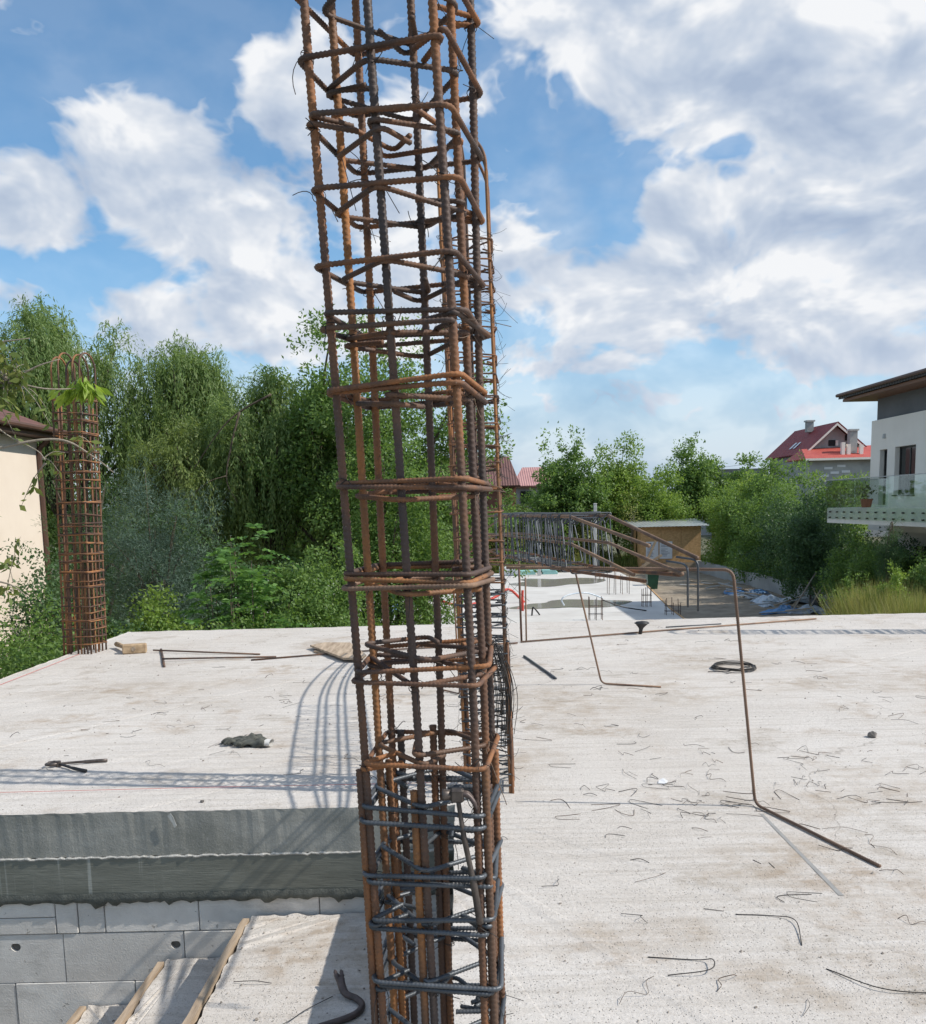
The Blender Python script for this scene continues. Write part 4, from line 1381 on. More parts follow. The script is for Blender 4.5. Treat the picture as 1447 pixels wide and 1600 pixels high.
for k, (pts, lb) in enumerate([([(1.02, 3.38, .003), (1.15, 3.36, .004), (1.22, 3.30, .012), (1.18, 3.12, .003)], 'long hooked piece of wire near the bottom right'),
                           ([(0.62, 3.06, .003), (0.78, 3.03, .004), (0.83, 3.0, .02), (0.80, 2.93, .02), (0.66, 2.93, .003)], 'open hairpin wire on the slab right of the nearest cage foot'),
                           ([(1.20, 2.95, .003), (1.32, 2.80, .012), (1.50, 2.78, .003), (1.62, 2.80, .003)], 'long shallow bent wire at the bottom edge'),
                           ([(-1.15, 3.62, -.583), (-0.95, 3.60, -.575), (-0.80, 3.66, -.57), (-0.72, 3.78, -.575), (-0.62, 3.90, -.582)], 'long curved wire lying across the stair landing'),
                           ([(-1.10, 4.05, -.583), (-1.0, 4.03, -.57), (-0.92, 4.03, -.583)], 'short wire stuck at the landing edge board')]):
    tag(MB().tube(spline(pts, 6), .0019, 5).build('wire_piece', 'wire', smooth=True), lb, 'wire')

# crumbs of mortar and stones
r_ = np.random.default_rng(9)
b_ = MB()
for _ in range(2600):
    u = r_.random()
    if u < .80:
        x, y, z = r_.uniform(-4.3, 6), 2.6 + 9.5 * r_.random() ** 1.25, 0.0
        if not on_slab(x, y):
            continue
    else:
        i = r_.integers(0, 3)
        x0, x1, z = tops[i]
        x, y = r_.uniform(x0 + .01, x1), r_.uniform(3.3, 4.75)
    s = 0.0025 + 0.0045 * r_.random() ** 3 * (1.8 if r_.random() < .05 else 1)
    v_ = np.array([(1, 0, 0), (-.5, .87, 0), (-.5, -.87, 0), (.2, .1, 1.1), (.9, .6, .5), (-.7, -.2, .6)]) * s * (1 + r_.normal(0, .25, (6, 3)))
    b_.add(v_ + (x, y, z + .0005), [(0, 4, 3), (1, 5, 3), (2, 0, 3), (0, 1, 4), (4, 1, 3), (5, 1, 2), (5, 2, 3)])
tag(b_.build('mortar_crumbs', 'crumb'), 'small mortar crumbs and grit scattered over slab and stair', 'crumbs', kind='stuff')


def rock(cx, cy, s, label):
    n = 9
    rings = []
    for i in range(6):
        a = math.pi * i / 5
        for j in range(n):
            q = 2 * math.pi * j / n
            k = s * (1 + rng.normal(0, .12))
            rings.append((cx + k * math.sin(a) * math.cos(q) + .001 * j * s, cy + k * math.sin(a) * math.sin(q), s * .55 + k * .65 * math.cos(a)))
    tag(MB().grid(rings, 6, n).build('stone', 'stone'), label, 'stone')


rock(2.69, 5.98, .032, 'small dark stone alone on the slab near the right edge')
rock(-1.45, 4.92, .012, 'tiny stone at the slab front edge')
o = MB().add([(1.08, 5.07, .003), (1.125, 5.06, .003), (1.14, 5.09, .010), (1.12, 5.12, .018), (1.095, 5.11, .010)], [(0, 1, 2, 3, 4)]).build('paper_scrap', 'white_scrap')
o.modifiers.new('thickness', 'SOLIDIFY').thickness = 0.002
tag(o, 'crumpled white scrap among wires on the right slab', 'scrap')

# ================================================================== NEXT SITE
def starter_group(x, y, nx, ny, dx, dy, h, label, z=-2.5, ring=True):
    t_ = thing('starter_bars', label, 'rebar', (x, y, z))
    for i in range(nx):
        for j in range(ny):
            px, py = x + i * dx, y + j * dy
            MB().tube([(px, py, z - .05), (px + rng.normal(0, .02), py, z + h + rng.normal(0, .06))], .013, 5).build('bar', 'rust_dark', t_)
    if ring:
        for q in (.25, .6):
            p_ = [(x - .02, y - .02, z + h * q), (x + (nx - 1) * dx + .02, y - .02, z + h * q), (x + (nx - 1) * dx + .02, y + (ny - 1) * dy + .02, z + h * q), (x - .02, y + (ny - 1) * dy + .02, z + h * q), (x - .02, y - .02, z + h * q)]
            MB().tube(p_, .009, 4).build('tie', 'rust_dark', t_)


starter_group(6.55, 41.2, 4, 2, 0.30, 0.5, 0.95, 'row of upright starter bars by the far slab edge, largest group', ring=False)
starter_group(7.05, 36.0, 3, 2, 0.16, 0.25, 0.75, 'small starter bar group at the right edge of the far slab')
starter_group(4.45, 32.2, 3, 2, 0.22, 0.3, 0.80, 'starter bar group in front of the puddle')
starter_group(7.1, 49.0, 3, 2, 0.22, 0.3, 0.75, 'starter bar group at the far end beyond the puddles')
starter_group(7.35, 33.2, 3, 2, 0.25, 0.25, 0.55, 'short starter bars by the brown edge board')
starter_group(-1.75, 38.5, 3, 2, 0.25, 0.4, 0.9, 'starter bars behind the red conduit')
starter_group(0.1, 34.0, 2, 2, 0.25, 0.3, 1.2, 'tall starter bars left of the second cage')
starter_group(-0.6, 52.0, 8, 1, 0.55, 0.3, 1.3, 'row of formwork stakes at the far left of the site', ring=False)

# red corrugated conduit
def hose(pts, mt_, r, label, name='conduit'):
    return tag(MB().tube(spline(pts, 8), r, 6).build(name, mt_, smooth=True), label, 'conduit')


hose([(-3.4, 36.5, -2.5), (-3.1, 37.2, -2.0), (-2.5, 38.0, -1.62), (-1.8, 38.2, -1.7), (-1.2, 38.0, -2.1), (-0.5, 37.4, -2.35), (0.2, 37.3, -2.40), (1.3, 38.0, -2.2), (1.9, 38.4, -1.9), (2.4, 38.6, -2.3), (2.6, 38.7, -2.5)], 'red_conduit', .055, 'red corrugated conduit looping over the far slab')
hose([(2.32, 35.6, -2.5), (2.32, 35.6, -1.9), (2.33, 35.6, -1.7)], 'red_conduit', .05, 'short red conduit stub standing on the far slab')
hose([(2.55, 34.0, -2.5), (2.60, 34.0, -2.2), (2.75, 34.0, -2.35), (2.85, 34.1, -2.49)], 'black_plastic', .03, 'short black conduit curling from the far slab')
hose([(4.0, 36.3, -2.4), (3.9, 36.2, -2.15), (4.2, 36.3, -1.98), (4.9, 36.6, -1.95), (5.6, 36.9, -2.2)], 'pale_plastic', .03, 'pale blue hose arching over the near puddle')
hose([(5.2, 34.2, -2.0), (6.0, 34.4, -2.3), (6.9, 34.6, -2.48)], 'black_plastic', .025, 'black hose lying right of the near puddle')


def crumple(cx, cy, cz, sx, sy, h, mt_, name, label, cat, seed, parent=None):
    r_ = np.random.default_rng(seed)
    n = 9
    xs = np.linspace(-1, 1, n)
    X, Y = np.meshgrid(xs, xs)
    Z = h * (np.clip(1 - (X ** 2 + Y ** 2) * .8, 0, 1) * .7 + r_.random((n, n)) * .45 * (1 - .5 * (X ** 2 + Y ** 2)))
    V = np.stack([cx + (X + r_.normal(0, .07, X.shape)) * sx, cy + (Y + r_.normal(0, .07, X.shape)) * sy, cz + Z], -1)
    b_ = MB()
    b_.v.append(V.reshape(-1, 3))
    b_.n = n * n
    for i in range(n - 1):
        for j in range(n - 1):
            b_.f.append([i * n + j, i * n + j + 1, (i + 1) * n + j + 1, (i + 1) * n + j])
    o = b_.build(name, mt_)
    tag(o, label, cat)
    return o


crumple(-2.75, 34.9, -2.5, .55, .5, .55, 'blue_plastic', 'plastic_sheet', 'bright blue plastic sheet heap behind the nearest cage', 'sheet', 1)
crumple(-2.3, 34.3, -2.5, .6, .4, .22, 'pale_plastic', 'plastic_sheet', 'pale plastic sheeting under the blue heap', 'sheet', 2)
# mortar trough
tr_ = thing('mortar_trough', 'dark mixing trough on a frame behind the nearest cage', 'trough', (-2.0, 36.0, -2.5))
b_ = MB()
for (x0, x1, y0, y1, z) in ((-2.3, -1.3, 35.7, 36.2, -2.0), (-2.55, -1.05, 35.55, 36.35, -1.62)):
    b_.v.append(np.array([(x0, y0, z), (x1, y0, z), (x1, y1, z), (x0, y1, z)]))
b_.n = 8
b_.f = [[3, 2, 1, 0], [0, 1, 5, 4], [1, 2, 6, 5], [2, 3, 7, 6], [3, 0, 4, 7]]
o = b_.build('tub', 'black_plastic', tr_)
o.modifiers.new('t', 'SOLIDIFY').thickness = .03
for (x, y) in ((-2.25, 35.72), (-1.35, 35.72), (-1.35, 36.18), (-2.25, 36.18)):
    MB().tube([(x, y, -2.5), (x, y, -1.98)], .03, 6).build('leg', 'rust_dark', tr_)

# stacks beyond the slab
for k, (x0, x1, z0, z1) in enumerate([(3.0, 4.3, -2.5, -2.38), (3.1, 4.5, -2.38, -2.27), (4.75, 5.6, -2.5, -2.36), (4.7, 5.5, -2.36, -2.25)]):
    tag(MB().box((x0, 54.0, z0), (x1, 54.9, z1), bev=.01).build('insulation_board', 'teal_board'), 'teal insulation boards stacked at the far slab end', 'insulation board', 'teal insulation boards stacked at the far slab end')
tag(MB().box((2.2, 53.5, -2.5), (3.3, 54.2, -1.98), bev=.03).build('white_sacks', 'white_scrap'), 'white pallet of sacks at the far slab end', 'sacks')
for (x, y, h, lb) in ((4.45, 53.2, 1.9, 'pale grey post at the far slab end, left one'), (8.15, 56.5, 4.1, 'tall pale grey post behind the lying beam cage')):
    t_ = thing('fence_post', lb, 'post', (x, y, -2.6))
    MB().box((x - .09, y - .09, -2.6), (x + .09, y + .09, -2.6 + h), bev=.015).build('shaft', 'grey_post', t_)
    MB().box((x - .11, y - .11, -2.6 + h), (x + .11, y + .11, -2.6 + h + .05), bev=.02).build('cap', 'grey_post', t_)
t_ = thing('waste_bin', 'small dark green bin at the edge of the far slab', 'bin', (9.35, 45.5, -2.7))
b_ = MB()
for (s, z) in ((.22, -2.7), (.28, -1.95)):
    b_.v.append(np.array([(9.35 - s, 45.5 - s, z), (9.35 + s, 45.5 - s, z), (9.35 + s, 45.5 + s, z), (9.35 - s, 45.5 + s, z)]))
b_.n = 8
b_.f = [[3, 2, 1, 0], [0, 1, 5, 4], [1, 2, 6, 5], [2, 3, 7, 6], [3, 0, 4, 7]]
b_.build('bin_body', 'green_plastic', t_)
MB().box((9.05, 45.2, -1.95), (9.65, 45.8, -1.89), bev=.02).build('lid', 'green_plastic', t_)

# OSB site shed
sh = thing('site_shed', 'small tan chipboard site shed with silver sheet roof', 'shed', (12.6, 58, -2.7))
X0, X1, Y0, Y1 = 10.95, 14.6, 56.6, 59.6
zf, zb = 0.22, -0.02
for k in range(3):
    xa, xb = X0 + (X1 - X0) * k / 3 + .008, X0 + (X1 - X0) * (k + 1) / 3 - .008
    MB().box((xa, Y0, -2.15), (xb, Y0 + .06, -0.12 + .0)).build('wall_panel', 'osb', sh)
MB().box((X0, Y0 + .012, -0.115), (X1, Y0 + .055, 0.06 - .02)).build('wall_panel', 'osb', sh)
MB().box((X0 + .05, Y0 - .03, -2.62), (X1 - .05, Y0 + .03, -2.16)).build('base_board', 'timber_x', sh)
MB().box((X0, Y0 + .065, -2.6), (X0 + .06, Y0 + 1.2, 0.0)).build('wall_panel', 'osb', sh)
MB().box((X0, Y0 + 1.9, -2.6), (X0 + .06, Y1, 0.0)).build('wall_panel', 'osb', sh)
MB().box((X1 - .06, Y0 + .065, -2.6), (X1, Y1, 0.0)).build('wall_panel', 'osb', sh)
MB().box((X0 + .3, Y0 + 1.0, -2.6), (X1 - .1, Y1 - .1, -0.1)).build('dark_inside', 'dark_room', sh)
b_ = MB()
n = 42
vs = []
for yv, zv in ((Y0 - .45, .06), (Y1 + .3, .42)):
    for i in range(n):
        x = X0 - .5 + (X1 - X0 + .9) * i / (n - 1)
        vs.append((x, yv, zv + (.025 if i % 2 else 0)))
b_.grid(vs, 2, n, closed=False)
o = b_.build('roof', 'roof_sheet', sh)
o.modifiers.new('t', 'SOLIDIFY').thickness = .02
for k, (x0, x1) in enumerate(((11.25, 12.0), (12.08, 12.85))):
    nt = MB().box((x0, Y0 - .025, -1.95 + .05 * k), (x1, Y0 - .012, -0.85)).build('notice', 'paper', sh)
    nt['label'] = 'white printed notice on the shed front'
    z = -0.98
    while z > -1.8:
        w = rng.uniform(.35, .9)
        MB().box((x0 + .08, Y0 - .030, z - .025), (x0 + .08 + (x1 - x0 - .16) * w, Y0 - .026, z)).build('text_line', 'ink', nt)
        z -= 0.085 + (0.06 if rng.random() < .25 else 0)
    if k == 0:
        MB().box((x0 + .10, Y0 - .032, -1.10), (x0 + .32, Y0 - .027, -0.93)).build('emblem', 'ink', nt)
for k, (x, rot) in enumerate(((10.5, R(24)), (9.9, R(60)), (9.0, R(82)))):
    o = link('plank', MB().box((-.07, -.02, 0), (.07, .02, 2.0), bev=.004).mesh('plank'), 'timber_x', None, (x + .4, 56.0 - .3 * k, -2.62), (0, rot, 0))
    tag(o, ['plank leaning on the left side of the shed', 'plank sloping down beside the shed', 'plank lying low left of the shed'][k], 'plank')

# rubble and plastic along the kerb
r_ = np.random.default_rng(77)
for k in range(22):
    y = 33.6 + 10.5 * r_.random()
    x = 13.25 - .055 * (y - 33) + r_.normal(0, .55) - (.6 if y < 36 else 0)
    x = min(x, 13.9)
    blue = r_.random() < .45
    crumple(x, y, -2.70, .25 + .45 * r_.random(), .2 + .3 * r_.random(), .10 + .22 * r_.random(), 'blue_plastic' if blue else 'pale_plastic', 'plastic_scrap', 'crumpled blue plastic scrap heaped along the kerb' if blue else 'crumpled pale plastic scrap heaped along the kerb', 'plastic scrap', 50 + k)['group'] = 'blue plastic scraps along the kerb' if blue else 'pale plastic scraps along the kerb'
for k in range(26):
    y = 34 + 14 * r_.random()
    x = 13.0 - .05 * (y - 33) + r_.normal(0, .6)
    L = .6 + 1.3 * r_.random()
    o = link('scrap_board', MB().box((-L / 2, -.05, 0), (L / 2, .05, .03), bev=.004).mesh('scrap_board'), 'timber_x' if r_.random() < .6 else 'raw_render', None, (min(x, 13.7), y, -2.62 + .22 * r_.random()), (r_.normal(0, .12), r_.normal(0, .14), r_.normal(0, .7)))
    tag(o, 'scrap board lying in the rubble along the kerb', 'board', 'scrap boards in the rubble')
tag(MB().tube([(12.3, 34.5, -2.7), (13.55, 35.4, -1.25)], .03, 6).build('pole', 'bark_pale'), 'long thin pole leaning on the kerb, left one', 'pole')
tag(MB().tube([(12.75, 34.2, -2.7), (13.75, 34.9, -1.55)], .03, 6).build('pole', 'bark_pale'), 'shorter thin pole leaning on the kerb, right one', 'pole')
t_ = thing('bucket', 'dark bucket lying tipped by the poles', 'bucket', (13.5, 35.3, -2.6))
rings = []
for (rr, q) in ((.20, 0), (.24, .42), (.22, .42), (.18, .03)):
    for j in range(12):
        a = 2 * math.pi * j / 12
        rings.append((13.35 + q * .95, 35.3 + rr * math.sin(a) - q * .2, -2.44 + rr * math.cos(a)))
MB().grid(rings, 4, 12).build('pail', 'black_plastic', t_, smooth=True)
MB().tube([(13.75, 35.2 + .24 * math.sin(a), -2.44 + .24 * math.cos(a) - .05) for a in np.linspace(-1.5, 1.5, 9)], .012, 5).build('bail', 'tool_steel', t_)


# ================================================================== BUILDINGS
def wall_x(x, y0, y1, z0, z1, openings, depth, into=1):
    """Wall sheet in the plane X=x with openings (ya,yb,za,zb) and reveals going `into` * depth along X."""
    ys = sorted({y0, y1, *[o_[0] for o_ in openings], *[o_[1] for o_ in openings]})
    zs = sorted({z0, z1, *[o_[2] for o_ in openings], *[o_[3] for o_ in openings]})
    b_ = MB()
    for i in range(len(ys) - 1):
        for j in range(len(zs) - 1):
            cy, cz = (ys[i] + ys[i + 1]) / 2, (zs[j] + zs[j + 1]) / 2
            if any(o_[0] < cy < o_[1] and o_[2] < cz < o_[3] for o_ in openings):
                continue
            b_.add([(x, ys[i], zs[j]), (x, ys[i + 1], zs[j]), (x, ys[i + 1], zs[j + 1]), (x, ys[i], zs[j + 1])], [(0, 3, 2, 1)])
    d = depth * into
    for (a, c_, e, f_) in openings:
        b_.add([(x, a, e), (x, c_, e), (x, c_, f_), (x, a, f_), (x + d, a, e), (x + d, c_, e), (x + d, c_, f_), (x + d, a, f_)], [(0, 1, 5, 4), (1, 2, 6, 5), (2, 3, 7, 6), (3, 0, 4, 7)])
    return b_


# modern white house at right
hr = thing('white_house', 'modern white house with dark grey upper band and glass balcony at right', 'house', (18, 30, GZ))
WX = 15.75
win = [(34.62, 35.22, 1.25, 3.30), (32.45, 34.00, 1.62, 3.33), (28.5, 31.0, 1.25, 3.33)]
wall_x(WX, 27, 36.0, 0.3, 4.42, win, .28).build('wall', 'white_render', hr)
MB().box((WX + .30, 27, 0.3), (27, 36.0, 4.42)).build('wall_core', 'white_render', hr)
MB().add([(WX, 36.0, .3), (WX + .30, 36.0, .3), (WX + .30, 36.0, 4.42), (WX, 36.0, 4.42)], [(0, 1, 2, 3)]).build('wall_end', 'white_render', hr)
MB().add([(WX, 27, 4.42), (WX + .3, 27, 4.42), (WX + .3, 36.0, 4.42), (WX, 36.0, 4.42)], [(0, 1, 2, 3)]).build('ledge', 'white_render', hr)
MB().box((WX + .13, 27.2, 4.424), (26.8, 35.85, 5.22)).build('upper_band', 'grey_render', hr)
wall_x(WX + .6, 27, 35.5, GZ, .3, [(30.2, 33.4, -2.6, -.2)], .3).build('ground_floor_wall', 'white_render', hr)
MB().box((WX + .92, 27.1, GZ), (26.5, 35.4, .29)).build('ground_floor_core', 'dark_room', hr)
for k, (ya, yb, za, zb) in enumerate(win):
    wn = MB().box((WX + .20, ya + .05, za + .05), (WX + .23, yb - .05, zb - .05)).build('window' if k else 'balcony_door', 'window_glass', hr)
    for (a, c_, e, f_) in ((ya, ya + .06, za, zb), (yb - .06, yb, za, zb), (ya + .06, yb - .06, zb - .06, zb), (ya + .06, yb - .06, za, za + .06)):
        MB().box((WX + .17, a + .002, e + .002), (WX + .26, c_ - .002, f_ - .002)).build('frame', 'dark_frame', wn)
    if k == 1:
        MB().box((WX + .18, 33.18, za + .07), (WX + .25, 33.25, zb - .07)).build('mullion', 'dark_frame', wn)
        MB().box((WX + .268, ya + .1, za + .1), (WX + .272, ya + .62, zb - .1)).build('curtain', 'curtain', wn)
        MB().box((WX - .05, ya - .04, za - .05), (WX + .16, yb + .04, za - .005)).build('sill', 'dark_frame', wn)
lamp = MB().tube([(WX - .02, 34.85, 3.86), (WX - .02, 34.85, 3.70)], [.055, .075], 10).build('wall_lamp', 'grey_post', hr)
# roof with deep eaves
b_ = MB()
ex0, ex1, ey1, ey0 = 14.75, 28.0, 36.75, 26.4
prof = [(ex0, 5.33), (ex1, 6.9), (ex1, 7.12), (ex0, 5.55)]
MB().prism(prof, 1, ey0, ey1).build('roof', 'roof_dark', hr, fix=True)
MB().prism([(ex0 + .12, 5.22), (ex1, 5.22), (ex1, 6.85), (ex0 + .12, 5.325)], 1, ey0 + .1, ey1 - .12).build('soffit', 'soffit', hr, fix=True)
MB().tube([(ex0 - .06, ey0, 5.47), (ex0 - .06, ey1, 5.47)], .065, 8).build('gutter', 'brown_metal', hr)
# balcony
bal = MB().box((13.52, 26.4, 0.66), (15.745, 34.4, 1.20)).build('balcony_slab', 'white_render', hr)
ys = [34.42, 31.9, 29.4, 26.9]
for i in range(len(ys) - 1):
    gp = MB().box((13.44, ys[i + 1] + .02, 0.80), (13.465, ys[i] - .02, 2.19)).build('glass_panel', 'balcony_glass', bal)
    MB().box((13.43, ys[i + 1] + .02, 2.19), (13.475, ys[i] - .02, 2.215)).build('glass_rail', 'grey_post', bal)
    for f_ in np.arange(ys[i + 1] + .25, ys[i], 0.62):
        for z in (0.86, 1.06):
            MB().tube([(13.425, f_, z), (13.50, f_, z)], .028, 8).build('glass_clamp', 'tool_steel', bal)
MB().box((13.48, 34.42, 0.80), (15.74, 34.445, 2.19)).build('glass_panel', 'balcony_glass', bal)
MB().box((13.48, 34.41, 2.19), (15.74, 34.455, 2.215)).build('glass_rail', 'grey_post', bal)
pt = thing('flower_pot', 'terracotta flower pot with a plant behind the balcony glass', 'flower pot', (14.2, 33.3, 1.2))
MB().tube([(14.3, 32.9, 1.202), (14.3, 32.9, 1.50)], [.15, .21], 12).build('pot', 'terracotta', pt)
sprig = []
for k in range(130):
    sprig.append(np.array([14.3, 32.9, 1.72]) + rng.normal(0, .15, 3))
SPRIG = (np.array(sprig), pt)

# red roofed house far behind
hf = thing('red_roof_house', 'unfinished grey house with red metal roof far behind the bushes', 'house', (42, 110, GZ))
zr, ze = 9.85, 6.55
xl, xm, xr, ya, yb = 38.75, 42.35, 46.2, 105.6, 119.3
for s, (x0, x1) in enumerate(((xl, xm), (xr, xm))):
    b_ = MB().add([(x0, ya, ze), (x1, ya, zr), (x1, yb, zr), (x0, yb, ze)], [(0, 1, 2, 3)])
    o = b_.build('roof_slope', 'roof_red', hf)
    o.modifiers.new('t', 'SOLIDIFY').thickness = .16
gw = MB().add([(39.3, 106.5, GZ), (45.6, 106.5, GZ), (45.6, 106.5, 7.0), (42.35, 106.5, 9.65), (39.3, 106.5, 6.95)], [(0, 1, 2, 3, 4)]).build('gable_wall', 'raw_render', hf)
MB().box((39.3, 106.55, GZ), (45.6, 119, 6.5)).build('wall', 'raw_render', hf)
MB().box((41.75, 106.42, 7.35), (42.5, 106.49, 8.0)).build('window', 'dark_room', gw)
MB().box((42.55, 106.42, 7.35), (42.85, 106.49, 7.95)).build('shutter', 'white_render', gw)
MB().box((43.6, 106.42, 7.9), (44.0, 106.49, 8.5)).build('window', 'dark_room', gw)
for (x0, x1) in ((xl - .05, xm), (xr + .05, xm)):
    MB().add([(x0, ya - .03, ze - .05), (xm, ya - .03, zr - .02), (xm, ya - .03, zr - .30), (x0, ya - .03, ze - .33)], [(0, 1, 2, 3)]).build('bargeboard', 'white_render', hf)
# side wing
MB().add([(37.3, 101.2, 5.75), (48.5, 101.2, 5.75), (47.5, 106.4, 7.35), (38.7, 106.4, 7.05)], [(0, 1, 2, 3)]).build('wing_roof', 'roof_bright', hf).modifiers.new('t', 'SOLIDIFY').thickness = .14
MB().add([(37.3, 101.2, 5.75), (38.7, 106.4, 7.05), (37.3, 108, 5.75)], [(0, 1, 2)]).build('wing_hip', 'roof_bright', hf).modifiers.new('t', 'SOLIDIFY').thickness = .14
MB().box((37.9, 102.0, GZ), (48, 106.4, 5.70)).build('wing_wall', 'raw_render', hf)
MB().box((37.25, 101.1, 5.55), (48.5, 101.2, 5.78)).build('fascia', 'white_render', hf)
for k, (x, z) in enumerate(((39.6, 4.7), (40.3, 4.2), (41.0, 4.9), (41.5, 4.3), (39.2, 3.9))):
    MB().box((x, 101.93, z - .1), (x + .9, 101.98, z + .16)).build('foil_strip', 'white_scrap', hf).rotation_euler = (0, 0, 0)
for (x, y, z0, z1, w, d) in ((41.6, 112, 9.3, 10.5, .75, .75), (43.2, 103.5, 6.3, 8.75, .8, .8)):
    ch = MB().box((x - w / 2, y - d / 2, z0), (x + w / 2, y + d / 2, z1)).build('chimney', 'raw_render', hf)
    MB().box((x - w / 2 - .12, y - d / 2 - .12, z1), (x + w / 2 + .12, y + d / 2 + .12, z1 + .18)).build('chimney_cap', 'grey_post', ch)
for (x, z1) in ((41.9, 7.5), (42.5, 7.3), (43.9, 7.2)):
    MB().box((x - .18, 102.6, 6.0), (x + .18, 103.0, z1)).build('vent_duct', 'white_render', hf)
for k in range(2):
    x = 39.9 + .0 * k
    y = 112.3 - 1.3 * k
    z = ze + (x - xl) * (zr - ze) / (xm - xl)
    MB().add([(x - .35, y, z - .20), (x + .45, y, z + .53), (x + .45, y + .7, z + .53), (x - .35, y + .7, z - .20)], [(0, 1, 2, 3)]).build('roof_window', 'paper', hf)
MB().box((30.5, 118, GZ), (38.5, 126, 5.4)).build('annex_wall', 'raw_render', hf)
MB().add([(30, 117, 5.3), (39, 117, 6.3), (39, 127, 6.3), (30, 127, 5.3)], [(0, 1, 2, 3)]).build('annex_roof', 'roof_dark', hf)

# peach house at left
hl = thing('peach_house', 'peach rendered house with brown hip roof at the left edge', 'house', (-16, 16, GZ))
MB().box((-22, 8, GZ), (-10.72, 24.0, 3.50)).build('wall', 'peach_render', hl)
rz = 3.72
ex = [(-22.6, 7.4), (-10.22, 7.4), (-10.22, 24.45), (-22.6, 24.45)]
b_ = MB()
b_.add([(p_[0], p_[1], rz) for p_ in ex] + [(-16.4, 13, 6.6), (-16.4, 19, 6.6)], [(0, 1, 4), (1, 2, 5, 4), (2, 3, 5), (3, 0, 4, 5)])
b_.build('roof', 'roof_brown', hl).modifiers.new('t', 'SOLIDIFY').thickness = .12
MB().box((-22.55, 7.45, 3.51), (-10.27, 24.40, 3.61)).build('soffit', 'brown_metal', hl)
MB().tube([(-10.17, 7.4, 3.68), (-10.17, 24.5, 3.68), (-22.6, 24.5, 3.68)], .07, 8).build('gutter', 'brown_metal', hl)
MB().tube(fillet([(-10.25, 24.0, 3.62), (-10.66, 23.95, 3.25), (-10.66, 23.95, GZ)], .1, 4), .065, 8).build('downpipe', 'brown_metal', hl)
MB().box((-10.72, 23.0, -1.15), (-10.60, 23.25, -.60), bev=.02).build('wall_lantern', 'dark_frame', hl)

# two roofs glimpsed between the second cage and the trees
h1 = thing('brick_house', 'brown red roofed brick house glimpsed right of the second cage', 'house', (1.5, 73, GZ))
MB().box((-4.5, 70.2, GZ), (4.2, 78, 3.1)).build('wall', 'brick_far', h1)
MB().add([(-5, 69.6, 3.0), (4.5, 69.6, 3.0), (3.9, 74, 5.35), (-4, 74, 5.35)], [(0, 1, 2, 3)]).build('roof', 'roof_brown', h1).modifiers.new('t', 'SOLIDIFY').thickness = .14
MB().box((1.0, 70.12, 1.2), (2.0, 70.19, 2.3)).build('window', 'window_glass', h1)
h2 = thing('pink_house', 'small house with faded pink roof beyond the brick one', 'house', (6, 83, GZ))
MB().box((4.6, 80.3, GZ), (8.2, 88, 3.2)).build('wall', 'raw_render', h2)
MB().add([(4.4, 79.8, 3.15), (8.5, 79.8, 3.15), (7.4, 84, 4.85), (5.6, 84, 4.85)], [(0, 1, 2, 3)]).build('roof', 'roof_pink', h2).modifiers.new('t', 'SOLIDIFY').thickness = .14
MB().box((5.2, 80.22, 1.6), (6.2, 80.29, 2.7)).build('window', 'window_glass', h2)


# ================================================================== VEGETATION
def leaf_mesh(name, pos, axis, L, ratio=0.42, seed=0, nrm=None):
    r_ = np.random.default_rng(seed)
    n = len(pos)
    axis = axis / (np.linalg.norm(axis, axis=1)[:, None] + 1e-9)
    side = np.cross(axis, r_.normal(0, 1, (n, 3)) if nrm is None else nrm)
    side /= np.linalg.norm(side, axis=1)[:, None] + 1e-9
    L = np.broadcast_to(L, (n,))[:, None]
    w = L * ratio * 0.5
    v = np.empty((n, 4, 3))
    v[:, 0] = pos
    v[:, 1] = pos + axis * L * .45 + side * w
    v[:, 2] = pos + axis * L
    v[:, 3] = pos + axis * L * .45 - side * w
    me = bpy.data.meshes.new(name)
    me.vertices.add(4 * n)
    me.vertices.foreach_set('co', v.reshape(-1).astype(np.float32))
    me.loops.add(4 * n)
    me.loops.foreach_set('vertex_index', np.arange(4 * n, dtype=np.int32))
    me.polygons.add(n)
    me.polygons.foreach_set('loop_start', np.arange(0, 4 * n, 4, dtype=np.int32))
    me.polygons.foreach_set('loop_total', np.full(n, 4, dtype=np.int32))
    me.update(calc_edges=True)
    return me


pt_ = SPRIG
link('plant', leaf_mesh('plant', pt_[0], rng.normal(0, 1, (130, 3)) + (0, 0, .6), .12, .4, 1), 'leaf_dark', pt_[1])


def clump_centres(c, rad, n, r_, low=-.75, lump=.22, dome=False):
    d = r_.normal(0, 1, (n * 3, 3))
    d /= np.linalg.norm(d, axis=1)[:, None]
    d = d[d[:, 2] > low][:n]
    ph = r_.random(6) * 6.28
    az_ = np.arctan2(d[:, 1], d[:, 0])
    k = 1 + lump * np.sin(3 * az_ + ph[0] + 2 * d[:, 2]) + lump * .7 * np.sin(5 * az_ + ph[1] - 4 * d[:, 2]) + lump * .6 * np.sin(7 * d[:, 2] + ph[2] + az_)
    rr = (r_.random(len(d)) ** .45) * k
    if dome:      # bushes stay full down to the ground
        hl_ = np.hypot(d[:, 0], d[:, 1])[:, None]
        dn = d[:, 2:3] < 0.15
        d = np.where(dn, np.hstack([d[:, :2] / (hl_ + 1e-6) * np.maximum(hl_, .97), d[:, 2:3]]), d)
    return c + d * rr[:, None] * rad


FINE = 0.82


